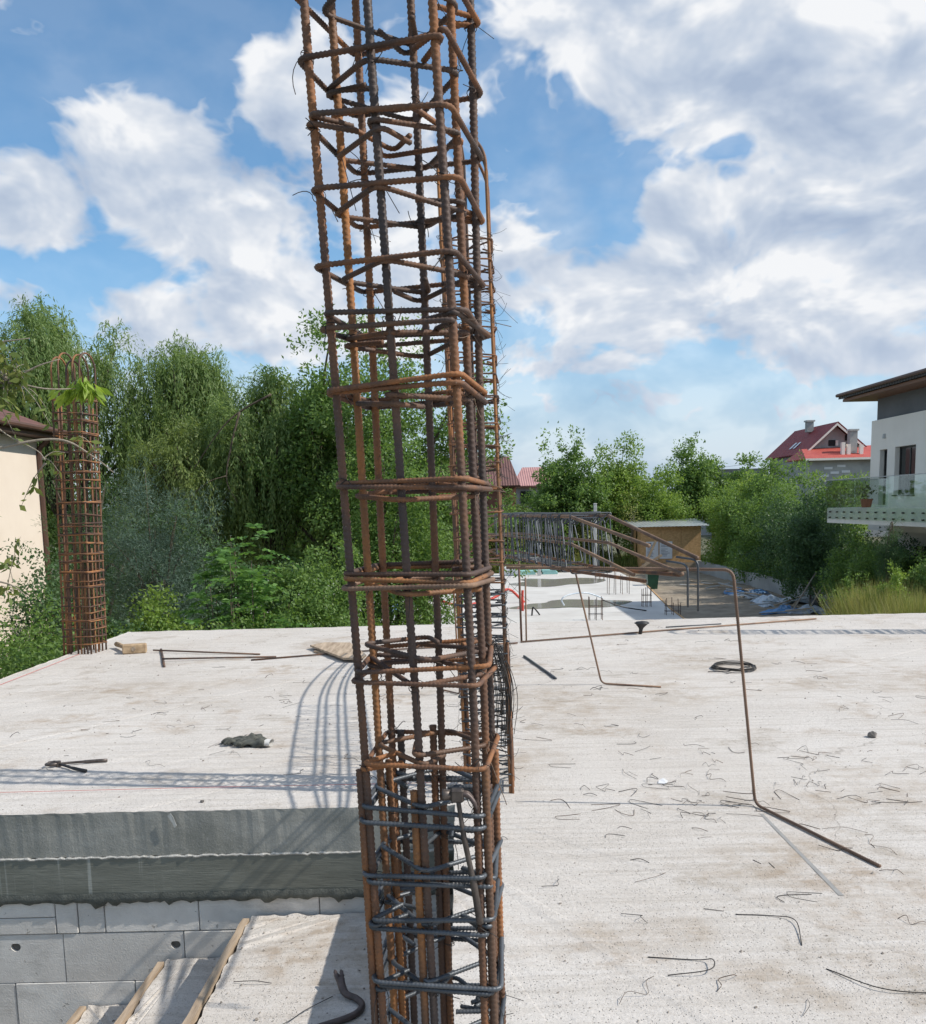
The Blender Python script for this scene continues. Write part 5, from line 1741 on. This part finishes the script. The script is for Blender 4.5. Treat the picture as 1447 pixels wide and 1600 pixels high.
def tree(name, label, cat, base, top_z, rx, ry, mt_, nclump, nleaf, leaf, seed, crown_low=None, clump=.13, trunk=.12, group=None, ratio=.5, bark='bark', lump=.22, spikes=0, droop=.2, trunk_top=.6):
    r_ = np.random.default_rng(seed)
    if nleaf > 4000:
        leaf, nleaf, nclump, clump = leaf * FINE, int(nleaf * 1.5), int(nclump * 2.0), clump * .74
    bx, by = base[0], base[1]
    bz = GZ if len(base) < 3 else base[2]
    t_ = thing(name, label, cat, (bx, by, bz), group)
    cl = bz + .25 * (top_z - bz) if crown_low is None else crown_low
    c_ = np.array([bx, by, (top_z + cl) / 2])
    rad = np.array([rx, ry, (top_z - cl) / 2])
    cc = clump_centres(c_, rad * .92, nclump, r_, -.95 if cat in ('bush', 'shrub') else -.75, lump, cat in ('bush', 'shrub'))
    sizes = clump * (rx + ry) * (0.6 + .8 * r_.random(len(cc)))
    per = r_.multinomial(nleaf, sizes ** 1.5 / (sizes ** 1.5).sum())
    idx = np.repeat(np.arange(len(cc)), per)
    g_ = r_.normal(0, 1, (len(idx), 3))
    g_ *= (r_.random(len(idx)) ** .3 / (np.linalg.norm(g_, axis=1) + 1e-9))[:, None] * 1.25
    pos = cc[idx] + g_ * sizes[idx][:, None] * (1, 1, .75)
    ax = g_ * .8 + r_.normal(0, .8, g_.shape) + (0, 0, -droop)
    if spikes:
        # loose shoots sticking out of the top
        sp, sa = [], []
        for k in range(spikes):
            d = np.array([r_.normal(0, .75), r_.normal(0, .5), 0])
            b0_ = c_ + np.array([d[0] * rx * .75, d[1] * ry * .75, rad[2] * math.sqrt(max(.1, 1 - min(.95, d[0] ** 2 * .55)))])
            L = (.10 + .14 * r_.random()) * (rx + ry)
            dr = np.array([r_.normal(0, .25), r_.normal(0, .25), 1.0])
            m_ = 36
            q = r_.random(m_)[:, None]
            sp.append(b0_ - dr * L * .3 + dr * L * q * 1.3 + r_.normal(0, leaf * .8, (m_, 3)))
            sa.append(r_.normal(0, 1, (m_, 3)) + (0, 0, .4))
        pos = np.vstack([pos] + sp)
        ax = np.vstack([ax] + sa)
    L = leaf * (0.65 + .7 * r_.random(len(pos)))
    nv = np.vstack([g_, np.zeros((len(pos) - len(g_), 3))])
    nv = nv * .8 + (pos - c_) / rad * .45 + (0, 0, .45) + r_.normal(0, .42, nv.shape)
    link('crown', leaf_mesh('crown', pos, ax, L, ratio, seed, nv), mt_, t_)
    b_ = MB()
    h = (top_z - bz)
    n = 7
    tp = [(bx + .12 * rx * math.sin(i * .9 + seed), by + .1 * ry * math.sin(i * .7 + 2 * seed), bz - .1 + h * trunk_top * i / (n - 1)) for i in range(n)]
    b_.tube(tp, np.linspace(trunk, trunk * .4, n), 7)
    for k in range(min(14, len(cc))):
        s = tp[r_.integers(2, n)]
        e = cc[r_.integers(0, len(cc))]
        mid = (np.array(s) + e) / 2 + (0, 0, .06 * h)
        b_.tube(spline([s, mid, e], 4), np.linspace(trunk * .42, trunk * .08, 9), 5)
    link('trunk', b_.mesh('trunk', True), bark, t_)
    return t_


def willow(label, base, top_z, rx, ry, mt_, nstr, seed, leaf=.13, low=None, group=None, sway=.0, hang=(1.2, 3.6), nl=66, shag=0.0):
    leaf *= .80
    r_ = np.random.default_rng(seed)
    bx, by = base
    t_ = thing('willow_tree', label, 'tree', (bx, by, GZ), group)
    h = top_z - GZ
    # main limbs end in knots; strands fall from arcs between them
    knots = []
    for k in range(int(14 + nstr / 45)):
        a = r_.random() * 6.28
        q = r_.random() ** .6
        z = top_z - .03 * h - (q ** 2.2) * .26 * h * (0.5 + .7 * r_.random()) - .16 * h * r_.random() ** 2
        knots.append((bx + rx * .86 * q * math.cos(a), by + ry * .86 * q * math.sin(a), z, .10 + .18 * r_.random()))
    P, A, NV = [], [], []
    for s in range(nstr):
        kx, ky, kz, kr = knots[r_.integers(0, len(knots))]
        a = r_.random() * 6.28
        d = np.array([math.cos(a), math.sin(a)])
        rr = (rx + ry) * .5 * kr * (0.5 + 1.7 * r_.random())
        p0 = np.array([kx, ky, kz + .02 * h * r_.normal()])
        L = r_.uniform(*hang)
        rise = (.12 + .35 * r_.random()) * (1 + shag)
        u = np.linspace(0, 1, nl) ** 1.0
        x = p0[0] + d[0] * rr * np.minimum(1, u * 2.6) + sway * u * L * .25 + .10 * np.sin(u * 5 + s)
        y = p0[1] + d[1] * rr * np.minimum(1, u * 2.6)
        z = p0[2] + rise * np.sin(np.minimum(1, u * 3.2) * math.pi * .75) - L * np.clip(u - .15, 0, 1) ** 1.15
        q = np.stack([x, y, z], 1) + r_.normal(0, .035, (nl, 3))
        ok = q[:, 2] > (GZ + .3 if low is None else low)
        q = q[ok]
        tn = np.gradient(np.stack([x, y, z], 1), axis=0)[ok]
        tn /= np.linalg.norm(tn, axis=1)[:, None] + 1e-9
        P.append(q)
        A.append(tn * .9 + r_.normal(0, .38, q.shape) + (0, 0, -.25))
        NV.append(np.array([d[0] * .8 + (kx - bx) / rx * .7, d[1] * .8 + (ky - by) / ry * .7, .35]) + r_.normal(0, .45, q.shape))
    P, A, NV = np.vstack(P), np.vstack(A), np.vstack(NV)
    link('crown', leaf_mesh('crown', P, A, leaf * (.8 + .6 * r_.random(len(P))), .24, seed, NV), mt_, t_)
    b_ = MB()
    tp = [(bx + .15 * math.sin(i), by, GZ - .1 + h * .5 * i / 5) for i in range(6)]
    b_.tube(tp, np.linspace(.30, .16, 6), 8)
    for kx, ky, kz, kr in knots:
        s = tp[r_.integers(2, 6)]
        mid = (np.array(s) + (kx, ky, kz)) / 2 + (0, 0, .08 * h)
        b_.tube(spline([s, mid, (kx, ky, kz)], 4), np.linspace(.11, .025, 9), 5)
    link('trunk', b_.mesh('trunk', True), 'bark', t_)
    return t_


LW = 'tree group left of the cages'
willow('tall weeping willow rising behind the slim left cage', (-12.2, 29), 7.6, 3.2, 2.6, 'leaf_willow', 1000, 1, hang=(1.5, 4.4), sway=.5, shag=.6, leaf=.15)
willow('pale feathery willow right of the slim cage', (-8.5, 29.5), 6.4, 2.1, 2.2, 'leaf_willow', 960, 2, hang=(1.2, 4.2), sway=-.2, shag=.9, leaf=.15)
willow('yellowish drooping willow in the middle of the left trees', (-7.2, 26.5), 4.0, 2.9, 2.1, 'leaf_willow_yellow', 640, 3, hang=(1.2, 3.6), leaf=.14)
willow('dense weeping willow left of the nearest cage', (-5.3, 27), 5.15, 2.6, 2.2, 'leaf_willow', 1080, 4, hang=(1.8, 5.0), leaf=.15, shag=.4)
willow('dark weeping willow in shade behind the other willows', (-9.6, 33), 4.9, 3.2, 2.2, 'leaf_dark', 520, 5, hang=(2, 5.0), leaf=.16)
tree('ash_tree', 'tall ash tree with loose shoots just left of the nearest cage', 'tree', (-3.7, 26.2), 6.25, 1.9, 1.9, 'leaf_ash', 110, 21000, .15, 6, crown_low=-1.5, clump=.12, spikes=16, trunk=.18)
tree('ash_tree', 'broad leafy tree seen through the bars of the nearest cage', 'tree', (-1.15, 24.5), 5.75, 2.3, 2.0, 'leaf_ash', 150, 30000, .12, 7, crown_low=-2.0, clump=.11, spikes=10, trunk=.16, ratio=.55)
tree('maple_tree', 'glossy small-leaved tree behind the lower bars of the nearest cage', 'tree', (-1.5, 21.0), 2.9, 1.75, 1.4, 'leaf_ash', 110, 24000, .085, 8, crown_low=-2.6, clump=.12, ratio=.6)
tree('pine_tree', 'bluish young pine behind the slim left cage', 'pine', (-5.75, 17.5), 2.55, 1.25, 1.2, 'leaf_pine', 110, 26000, .10, 9, crown_low=-2.2, clump=.13, ratio=.10, droop=-.2, lump=.15, trunk=.05)
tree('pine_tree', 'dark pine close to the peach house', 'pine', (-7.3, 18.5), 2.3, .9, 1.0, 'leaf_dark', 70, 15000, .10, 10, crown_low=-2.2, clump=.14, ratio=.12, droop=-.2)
tree('shrub', 'dark green shrub under the left edge of the slab', 'shrub', (-5.75, 11.6), 0.55, 1.15, 1.2, 'leaf_ash', 90, 15000, .065, 11, crown_low=-2.4, clump=.13, ratio=.6, trunk=.05)
tree('shrub', 'leafy shrub between the peach house and the slim cage', 'shrub', (-6.4, 14.2), 0.95, 1.3, 1.1, 'leaf_dark', 80, 14000, .075, 12, crown_low=-2.4, clump=.13, ratio=.6, trunk=.05)
tree('shrub', 'round shrub left of the nearest cage at the slab edge', 'shrub', (-2.55, 16.0), 1.15, 1.05, 1.0, 'leaf_ash', 90, 16000, .075, 13, crown_low=-2.4, clump=.12, ratio=.6, trunk=.05)
tree('shrub', 'low shrub in front of the bluish pine', 'shrub', (-4.9, 14.6), 0.35, 1.2, .9, 'leaf_bright', 80, 12000, .075, 14, crown_low=-2.4, clump=.13, ratio=.6, trunk=.05)
tree('shrub', 'low green shrub along the slab behind the loose bars', 'shrub', (-3.2, 14.4), 0.05, 1.6, .8, 'leaf_ash', 90, 14000, .07, 15, crown_low=-2.4, clump=.11, ratio=.6, trunk=.05)
tree('shrub', 'dark undergrowth behind the round shrub', 'shrub', (-4.2, 20.5), 0.8, 2.6, 1.2, 'leaf_dark', 90, 15000, .12, 16, crown_low=-2.6, clump=.10, ratio=.6, trunk=.06)
tree('shrub', 'low bush behind the nearest cage beside the far site', 'shrub', (-2.7, 19.2), -.15, 1.35, .9, 'leaf_ash', 80, 14000, .085, 17, crown_low=-2.6, clump=.12, ratio=.6, trunk=.05)


def frond_shrub(label, base, n, seed, size, mt_, spread, height):
    r_ = np.random.default_rng(seed)
    t_ = thing('sumac_shrub', label, 'shrub', base)
    P, A = [], []
    b_ = MB()
    for s in range(n):
        a = r_.random() * 6.28
        q = r_.random() ** .6
        root = np.array(base) + (spread * q * math.cos(a), spread * .8 * q * math.sin(a), 0)
        tipz = base[2] + height * (1 - .45 * q ** 2) * (.55 + .5 * r_.random())
        st = np.array([root[0] + .1 * math.cos(a), root[1] + .1 * math.sin(a), tipz])
        if s % 3 == 0:
            b_.tube([tuple(np.array(base) + (spread * .3 * q * math.cos(a), spread * .3 * q * math.sin(a), -.2)), tuple((root + st) / 2), tuple(st)], [.02, .014, .006], 5)
        for k in range(r_.integers(4, 8)):
            a2 = r_.random() * 6.28
            el_ = r_.uniform(-.1, .75)
            L = size * (.6 + .6 * r_.random())
            d = np.array([math.cos(a2) * math.cos(el_), math.sin(a2) * math.cos(el_), math.sin(el_)])
            sd = np.cross(d, (0, 0, 1))
            sd /= np.linalg.norm(sd)
            st_ = st - (0, 0, r_.random() * height * .25)
            m_ = 9
            for i in range(1, m_):
                u = i / m_
                c_ = st_ + d * L * u + (0, 0, -.35 * L * u ** 2)
                for sg in (-1, 1):
                    P.append(c_)
                    A.append(sd * sg * 1.0 + d * .45 + (0, 0, -.18) + r_.normal(0, .12, 3))
            P.append(st_ + d * L + (0, 0, -.35 * L))
            A.append(d + (0, 0, -.6))
    link('crown', leaf_mesh('crown', np.array(P), np.array(A), size * .27 * (.8 + .4 * r_.random(len(P))), .36, seed), mt_, t_)
    link('stem', b_.mesh('stem', True), 'bark', t_)


frond_shrub('bright green sumac with feathery fronds at the slab edge', (-3.65, 15.2, GZ), 60, 31, .50, 'leaf_sumac', 1.0, 4.1)
frond_shrub('lower feathery sumac right of the bright one', (-2.7, 14.6, GZ), 40, 32, .42, 'leaf_sumac', .9, 2.75)
frond_shrub('small feathery sumac behind the loose bars', (-4.7, 13.4, GZ), 30, 33, .36, 'leaf_bright', .8, 2.5)

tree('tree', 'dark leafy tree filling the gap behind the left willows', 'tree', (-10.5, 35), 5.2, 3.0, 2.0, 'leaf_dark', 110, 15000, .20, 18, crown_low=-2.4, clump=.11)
tree('tree', 'dark leafy tree behind the yellowish willow', 'tree', (-6.3, 33), 5.2, 3.0, 2.0, 'leaf_ash', 110, 16000, .18, 19, crown_low=-2.4, clump=.11, spikes=6)
tree('tree', 'dark tree behind the peach house', 'tree', (-15.5, 33), 6.4, 3.2, 2.0, 'leaf_ash', 110, 14000, .20, 20, crown_low=-2.4, clump=.11)
tree('shrub', 'dark shrub below the willows beside the bluish pine', 'shrub', (-7.2, 22.5), 1.6, 2.2, 1.3, 'leaf_dark', 100, 15000, .11, 22, crown_low=-2.4, clump=.11)

# broken willow limb
t_ = thing('broken_limb', 'pale broken willow limb hanging among the left trees', 'branch', (-6.6, 25.0, 1))
MB().tube(spline([(-7.2, 25.2, 2.6), (-6.3, 25.0, 3.7), (-5.7, 25.0, 4.2), (-4.9, 25.0, 4.6)], 6), np.linspace(.012, .03, 19), 6).build('limb', 'bark', t_, smooth=True)
MB().tube(spline([(-5.75, 24.95, 4.15), (-6.0, 24.9, 3.3), (-6.15, 24.8, 2.4), (-5.9, 24.8, 1.8)], 6), np.linspace(.035, .010, 19), 6).build('limb', 'bark', t_, smooth=True)
MB().tube(spline([(-6.15, 24.8, 2.5), (-6.6, 24.7, 2.35), (-7.2, 24.6, 1.9)], 6), np.linspace(.02, .008, 13), 5).build('twig', 'bark', t_, smooth=True)

# walnut branches reaching in from the left
wt = thing('walnut_tree', 'walnut tree reaching in from the left edge with sparse yellowing leaves', 'tree', (-6.9, 9.3, GZ))
MB().tube(spline([(-6.9, 9.3, GZ), (-6.8, 9.3, -.5), (-6.7, 9.2, 1.6), (-6.6, 9.1, 3.6)], 5), np.linspace(.16, .07, 16), 8).build('trunk', 'bark', wt, smooth=True)
br = [[(-6.6, 9.1, 1.9), (-5.4, 9.0, 2.35), (-4.6, 9.0, 2.62), (-4.05, 9.05, 2.95), (-3.78, 9.1, 3.05)], [(-6.6, 9.1, 1.5), (-5.2, 9.05, 2.0), (-4.4, 9.0, 2.22), (-3.85, 9.1, 2.30), (-3.55, 9.2, 2.12), (-3.40, 9.25, 1.98)], [(-4.6, 9.0, 2.62), (-4.3, 9.0, 2.35), (-4.05, 9.05, 2.20), (-3.95, 9.0, 2.10)],
      [(-4.25, 9.0, 2.85), (-3.95, 9.1, 2.78), (-3.70, 9.3, 2.80), (-3.62, 9.4, 2.82)], [(-6.6, 9.1, .9), (-5.2, 9.0, 1.0), (-4.45, 8.95, .95), (-4.2, 8.95, .80)], [(-6.6, 9.1, 2.8), (-5.2, 9.1, 3.1), (-4.5, 9.1, 3.2), (-4.05, 9.1, 3.25)]]
b_ = MB()
for k, p_ in enumerate(br):
    s = spline(p_, 6)
    b_.tube(s, np.linspace(.020 if k in (0, 1, 4, 5) else .008, .004, len(s)), 6)
link('branch', b_.mesh('branch', True), 'bark_pale', wt)
P, A = [], []
tb = MB()
r_ = np.random.default_rng(41)
for (cx, cz, sx, sz, n) in [(-4.35, 3.0, .22, .22, 150), (-4.15, 2.72, .2, .2, 60), (-4.4, 2.75, .15, .3, 60), (-4.45, 2.45, .2, .2, 26), (-3.95, 2.12, .10, .10, 12), (-3.52, 2.2, .06, .08, 7), (-4.25, 1.85, .10, .12, 12), (-4.4, .95, .12, .12, 14), (-4.3, 1.25, .08, .1, 7), (-5.3, 2.2, .6, .6, 160), (-5.6, 3.2, .7, .5, 160), (-4.55, 3.25, .2, .15, 60)]:
    c0 = np.array([cx, 9.0, cz])
    near_ = min((tuple(q) for p_ in br for q in spline(p_, 6)), key=lambda q: (q[0] - cx) ** 2 + (q[2] - cz) ** 2)
    for k in range(max(2, n // 7)):
        tip = c0 + np.clip(r_.normal(0, 1, 3), -1.5, 1.5) * (sx, .18, sz)
        st_ = np.array(near_) + r_.normal(0, .03, 3)
        tw = spline([st_, (st_ + tip) / 2 + (0, 0, .04), tip], 4)
        tb.tube(tw, np.linspace(.0055, .0025, len(tw)), 4)
        for m_ in range(7):
            u = tw[min(len(tw) - 1, 3 + m_)]
            P.append(u + r_.normal(0, .015, 3))
            A.append((r_.normal(0, .8), r_.normal(0, .6), -.55 + r_.normal(0, .35)))
link('twigs', tb.mesh('twigs', True), 'bark_pale', wt)['kind'] = 'stuff'
link('foliage', leaf_mesh('foliage', np.array(P), np.array(A), .12 * (.6 + .6 * r_.random(len(P))), .42, 5), 'leaf_walnut', wt)
P, A = [], []
for k in range(110):
    x = -3.68 + r_.normal(0, .095)
    P.append((x, 9.35 + r_.normal(0, .06), 2.86 - abs(x + 3.66) * .45 + r_.normal(0, .03)))
    A.append(((x + 3.66) * 5 + r_.normal(0, .3), r_.normal(0, .4), -.85))
o = link('leaf_tuft', leaf_mesh('leaf_tuft', np.array(P), np.array(A), .16 * (.7 + .5 * r_.random(len(P))), .34, 6), 'leaf_lime', wt)
o['label'] = 'bright lime tuft of drooping young leaves'
o['kind'] = 'stuff'
P, A = [], []
o = MB()
rings = []
for i in range(5):
    a = math.pi * i / 4
    for j in range(8):
        q = 2 * math.pi * j / 8
        rings.append((-4.02 + .026 * math.sin(a) * math.cos(q), 9.0 + .026 * math.sin(a) * math.sin(q), 2.50 + .032 * math.cos(a)))
o.grid(rings, 5, 8).build('walnut_fruit', 'leaf_weed', wt, smooth=True)

# right side
tree('tree', 'leafy tree behind the lying beam cage, left one', 'tree', (6.9, 60), 5.35, 2.3, 2.0, 'leaf_ash', 110, 16000, .24, 51, crown_low=-1.5, clump=.12, spikes=10)
tree('tree', 'yellow green tree with two thin shoots behind the shed', 'tree', (10.6, 63), 5.0, 2.5, 2.0, 'leaf_bright', 110, 14000, .24, 52, crown_low=-1.5, clump=.12, spikes=8)
tree('tree', 'round green tree behind the bright hedge', 'tree', (17.0, 68), 5.35, 2.5, 2.2, 'leaf_ash', 110, 15000, .26, 53, crown_low=-1.5, clump=.12, spikes=6)
tree('tree', 'small round tree right of the round green one', 'tree', (20.6, 69), 4.6, 2.0, 2.0, 'leaf_ash', 80, 10000, .26, 54, crown_low=-1.5, clump=.12)
tree('bush', 'bright sunlit bush right of the shed', 'bush', (16.4, 53.5), 2.75, 2.0, 2.0, 'leaf_bright', 120, 18000, .19, 55, crown_low=-2.6, clump=.11, trunk=.06)
tree('bush', 'bright sunlit bush in the middle of the hedge', 'bush', (12.6, 60.5), 3.2, 2.4, 2.0, 'leaf_bright', 110, 15000, .20, 56, crown_low=-2.6, clump=.11, trunk=.06)
tree('bush', 'tall green bush in front of the red roof', 'bush', (17.1, 51), 3.6, 2.2, 2.0, 'leaf_ash', 110, 17000, .18, 57, crown_low=-2.4, clump=.12, trunk=.06, spikes=5)
tree('bush', 'green bush below the red roof and beside the balcony', 'bush', (18.2, 45), 2.7, 1.8, 1.6, 'leaf_bright', 90, 12000, .17, 58, crown_low=-2.4, clump=.12, trunk=.06)
for (x, y, zt, rx, ry, mt_, nl, lf, sd, lb) in [(17.3, 58.5, 3.0, 2.0, 2.2, 'leaf_bright', 11000, .17, 159, 'bright bush at the far end of the hedge beside the shed'), (16.6, 52.5, 2.45, 1.9, 2.2, 'leaf_bright', 13000, .16, 160, 'sunlit hedge bush just right of the shed'),
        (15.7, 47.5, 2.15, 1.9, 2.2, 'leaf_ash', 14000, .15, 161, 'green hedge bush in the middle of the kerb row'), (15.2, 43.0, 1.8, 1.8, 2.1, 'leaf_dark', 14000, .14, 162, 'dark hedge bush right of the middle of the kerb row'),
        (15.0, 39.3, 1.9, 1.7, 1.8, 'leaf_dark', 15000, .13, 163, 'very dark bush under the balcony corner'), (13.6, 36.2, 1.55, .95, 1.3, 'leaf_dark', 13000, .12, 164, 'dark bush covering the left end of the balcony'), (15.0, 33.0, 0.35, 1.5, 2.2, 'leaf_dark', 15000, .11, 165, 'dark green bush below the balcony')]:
    tree('bush', lb, 'bush', (x, y), zt, rx, ry, mt_, 100, nl, lf, sd, crown_low=-2.6, clump=.12, trunk=.05)
tree('bush', 'mid green bush with white flowers above the kerb', 'bush', (13.7, 31.0), 0.05, 1.35, 1.5, 'leaf_ash', 110, 18000, .11, 62, crown_low=-2.2, clump=.12, trunk=.05)
tree('bush', 'green bush at the right edge under the balcony', 'bush', (13.9, 26.0), 0.25, 1.5, 1.5, 'leaf_ash', 100, 16000, .10, 63, crown_low=-2.4, clump=.12, trunk=.05)
tree('bare_bush', 'thin dry grey bush behind the shed', 'bush', (10.9, 59.0), 2.4, 1.2, .8, 'leaf_weed', 30, 700, .12, 65, crown_low=-1.5, clump=.2, trunk=.05, bark='bark_pale')
t_ = tree('spruce_top', 'small dark spruce tip in front of the balcony', 'spruce', (12.45, 27.0), 0.95, .42, .42, 'leaf_dark', 40, 4500, .11, 66, crown_low=-1.2, clump=.2, ratio=.10, trunk=.03, trunk_top=1.0)
tree('bush', 'weedy yellow green bush beyond the far slab', 'bush', (2.8, 59.5), 0.9, 2.8, 1.2, 'leaf_weed', 100, 12000, .22, 67, crown_low=-2.6, clump=.10, trunk=.05)
tree('bush', 'pale weedy bush left of the shed', 'bush', (7.0, 60.0), 0.6, 2.6, 1.2, 'leaf_weed', 90, 10000, .22, 68, crown_low=-2.6, clump=.10, trunk=.05)
tree('bush', 'dark green bush far behind the second cage', 'bush', (-1.6, 57.5), 1.9, 3.0, 1.4, 'leaf_ash', 100, 13000, .22, 69, crown_low=-2.6, clump=.10, trunk=.05)
tree('bush', 'far bush in front of the brick house', 'bush', (3.6, 66), 2.4, 2.6, 1.4, 'leaf_ash', 90, 10000, .24, 70, crown_low=-2.6, clump=.10, trunk=.05)
tree('bush', 'far dark bush between the pink house and the trees', 'bush', (8.6, 72), 3.0, 2.6, 1.4, 'leaf_dark', 90, 10000, .26, 71, crown_low=-2.6, clump=.10, trunk=.05)

tree('weed_bush', 'leafy green weeds among the dry grass at the right edge', 'bush', (10.9, 23.6), -.30, .55, .5, 'leaf_bright', 60, 6000, .075, 72, crown_low=-2.6, clump=.14, trunk=.02, spikes=5)
tree('weed_bush', 'low green weeds at the left end of the dry grass', 'bush', (10.75, 25.4), -.62, .6, .5, 'leaf_ash', 60, 6000, .075, 73, crown_low=-2.6, clump=.14, trunk=.02, spikes=5)

# distant wood on the horizon
r_ = np.random.default_rng(90)
P, A = [], []
for k in range(230):
    x = r_.uniform(-120, 130)
    y = r_.uniform(130, 190)
    h = r_.uniform(2.2, 5.0) * (y / 150)
    c_ = np.array([x, y, GZ])
    g_ = r_.normal(0, 1, (260, 3))
    g_ *= (r_.random(260) ** .35 / np.linalg.norm(g_, axis=1))[:, None]
    q = c_ + g_ * (5.0, 3.0, h + 1) + (0, 0, 1.2)
    q = q[q[:, 2] > GZ]
    P.append(q)
    A.append(r_.normal(0, 1, q.shape))
P, A = np.vstack(P), np.vstack(A)
tag(link('distant_wood', leaf_mesh('distant_wood', P, A, 1.0, .7, 9), 'leaf_ash'), 'distant line of trees on the horizon', 'wood', kind='stuff')


def grass(name, label, x0, x1, y0, y1, z, n, h, mt_, seed, wedge=0, blade=.010):
    r_ = np.random.default_rng(seed)
    pos = np.stack([r_.uniform(x0, x1, n), r_.uniform(y0, y1, n), np.full(n, z)], 1)
    ax = np.stack([r_.normal(0, .28, n) + .12 * np.sin(pos[:, 1] * 2.3), r_.normal(0, .28, n), np.ones(n)], 1)
    if wedge:
        pos = pos[pos[:, 0] > wedge * pos[:, 1] + .15 * np.sin(pos[:, 1] * 3)]
        ax = ax[:len(pos)]
        n = len(pos)
    patch = .55 + .45 * np.sin(pos[:, 0] * 2.1 + np.sin(pos[:, 1] * 1.3) * 2) * np.sin(pos[:, 1] * 1.7)
    L = h * (.35 + .65 * r_.random(n)) * (0.55 + .62 * patch)
    tag(link(name, leaf_mesh(name, pos, ax, L, blade, seed), mt_), label, 'grass', kind='stuff')


grass('tall_grass', 'tall dry grass at the right edge beyond the slab', 9.0, 13.0, 20.5, 26.5, GZ, 60000, 2.15, 'dry_grass', 1, .432)
grass('tall_grass', 'green weeds among the dry grass at right', 9.0, 13.2, 20.5, 27.5, GZ, 60000, 2.1, 'leaf_weed', 2, .425, .014)
grass('bank_grass', 'grass on the bank behind the far slab', -12, 13, 57.5, 64, GZ, 30000, 1.3, 'leaf_weed', 3, 0, .05)
grass('bank_grass', 'grass under the bushes right of the kerb', 14.6, 24, 30, 60, GZ, 24000, 1.3, 'leaf_ash', 4, 0, .05)
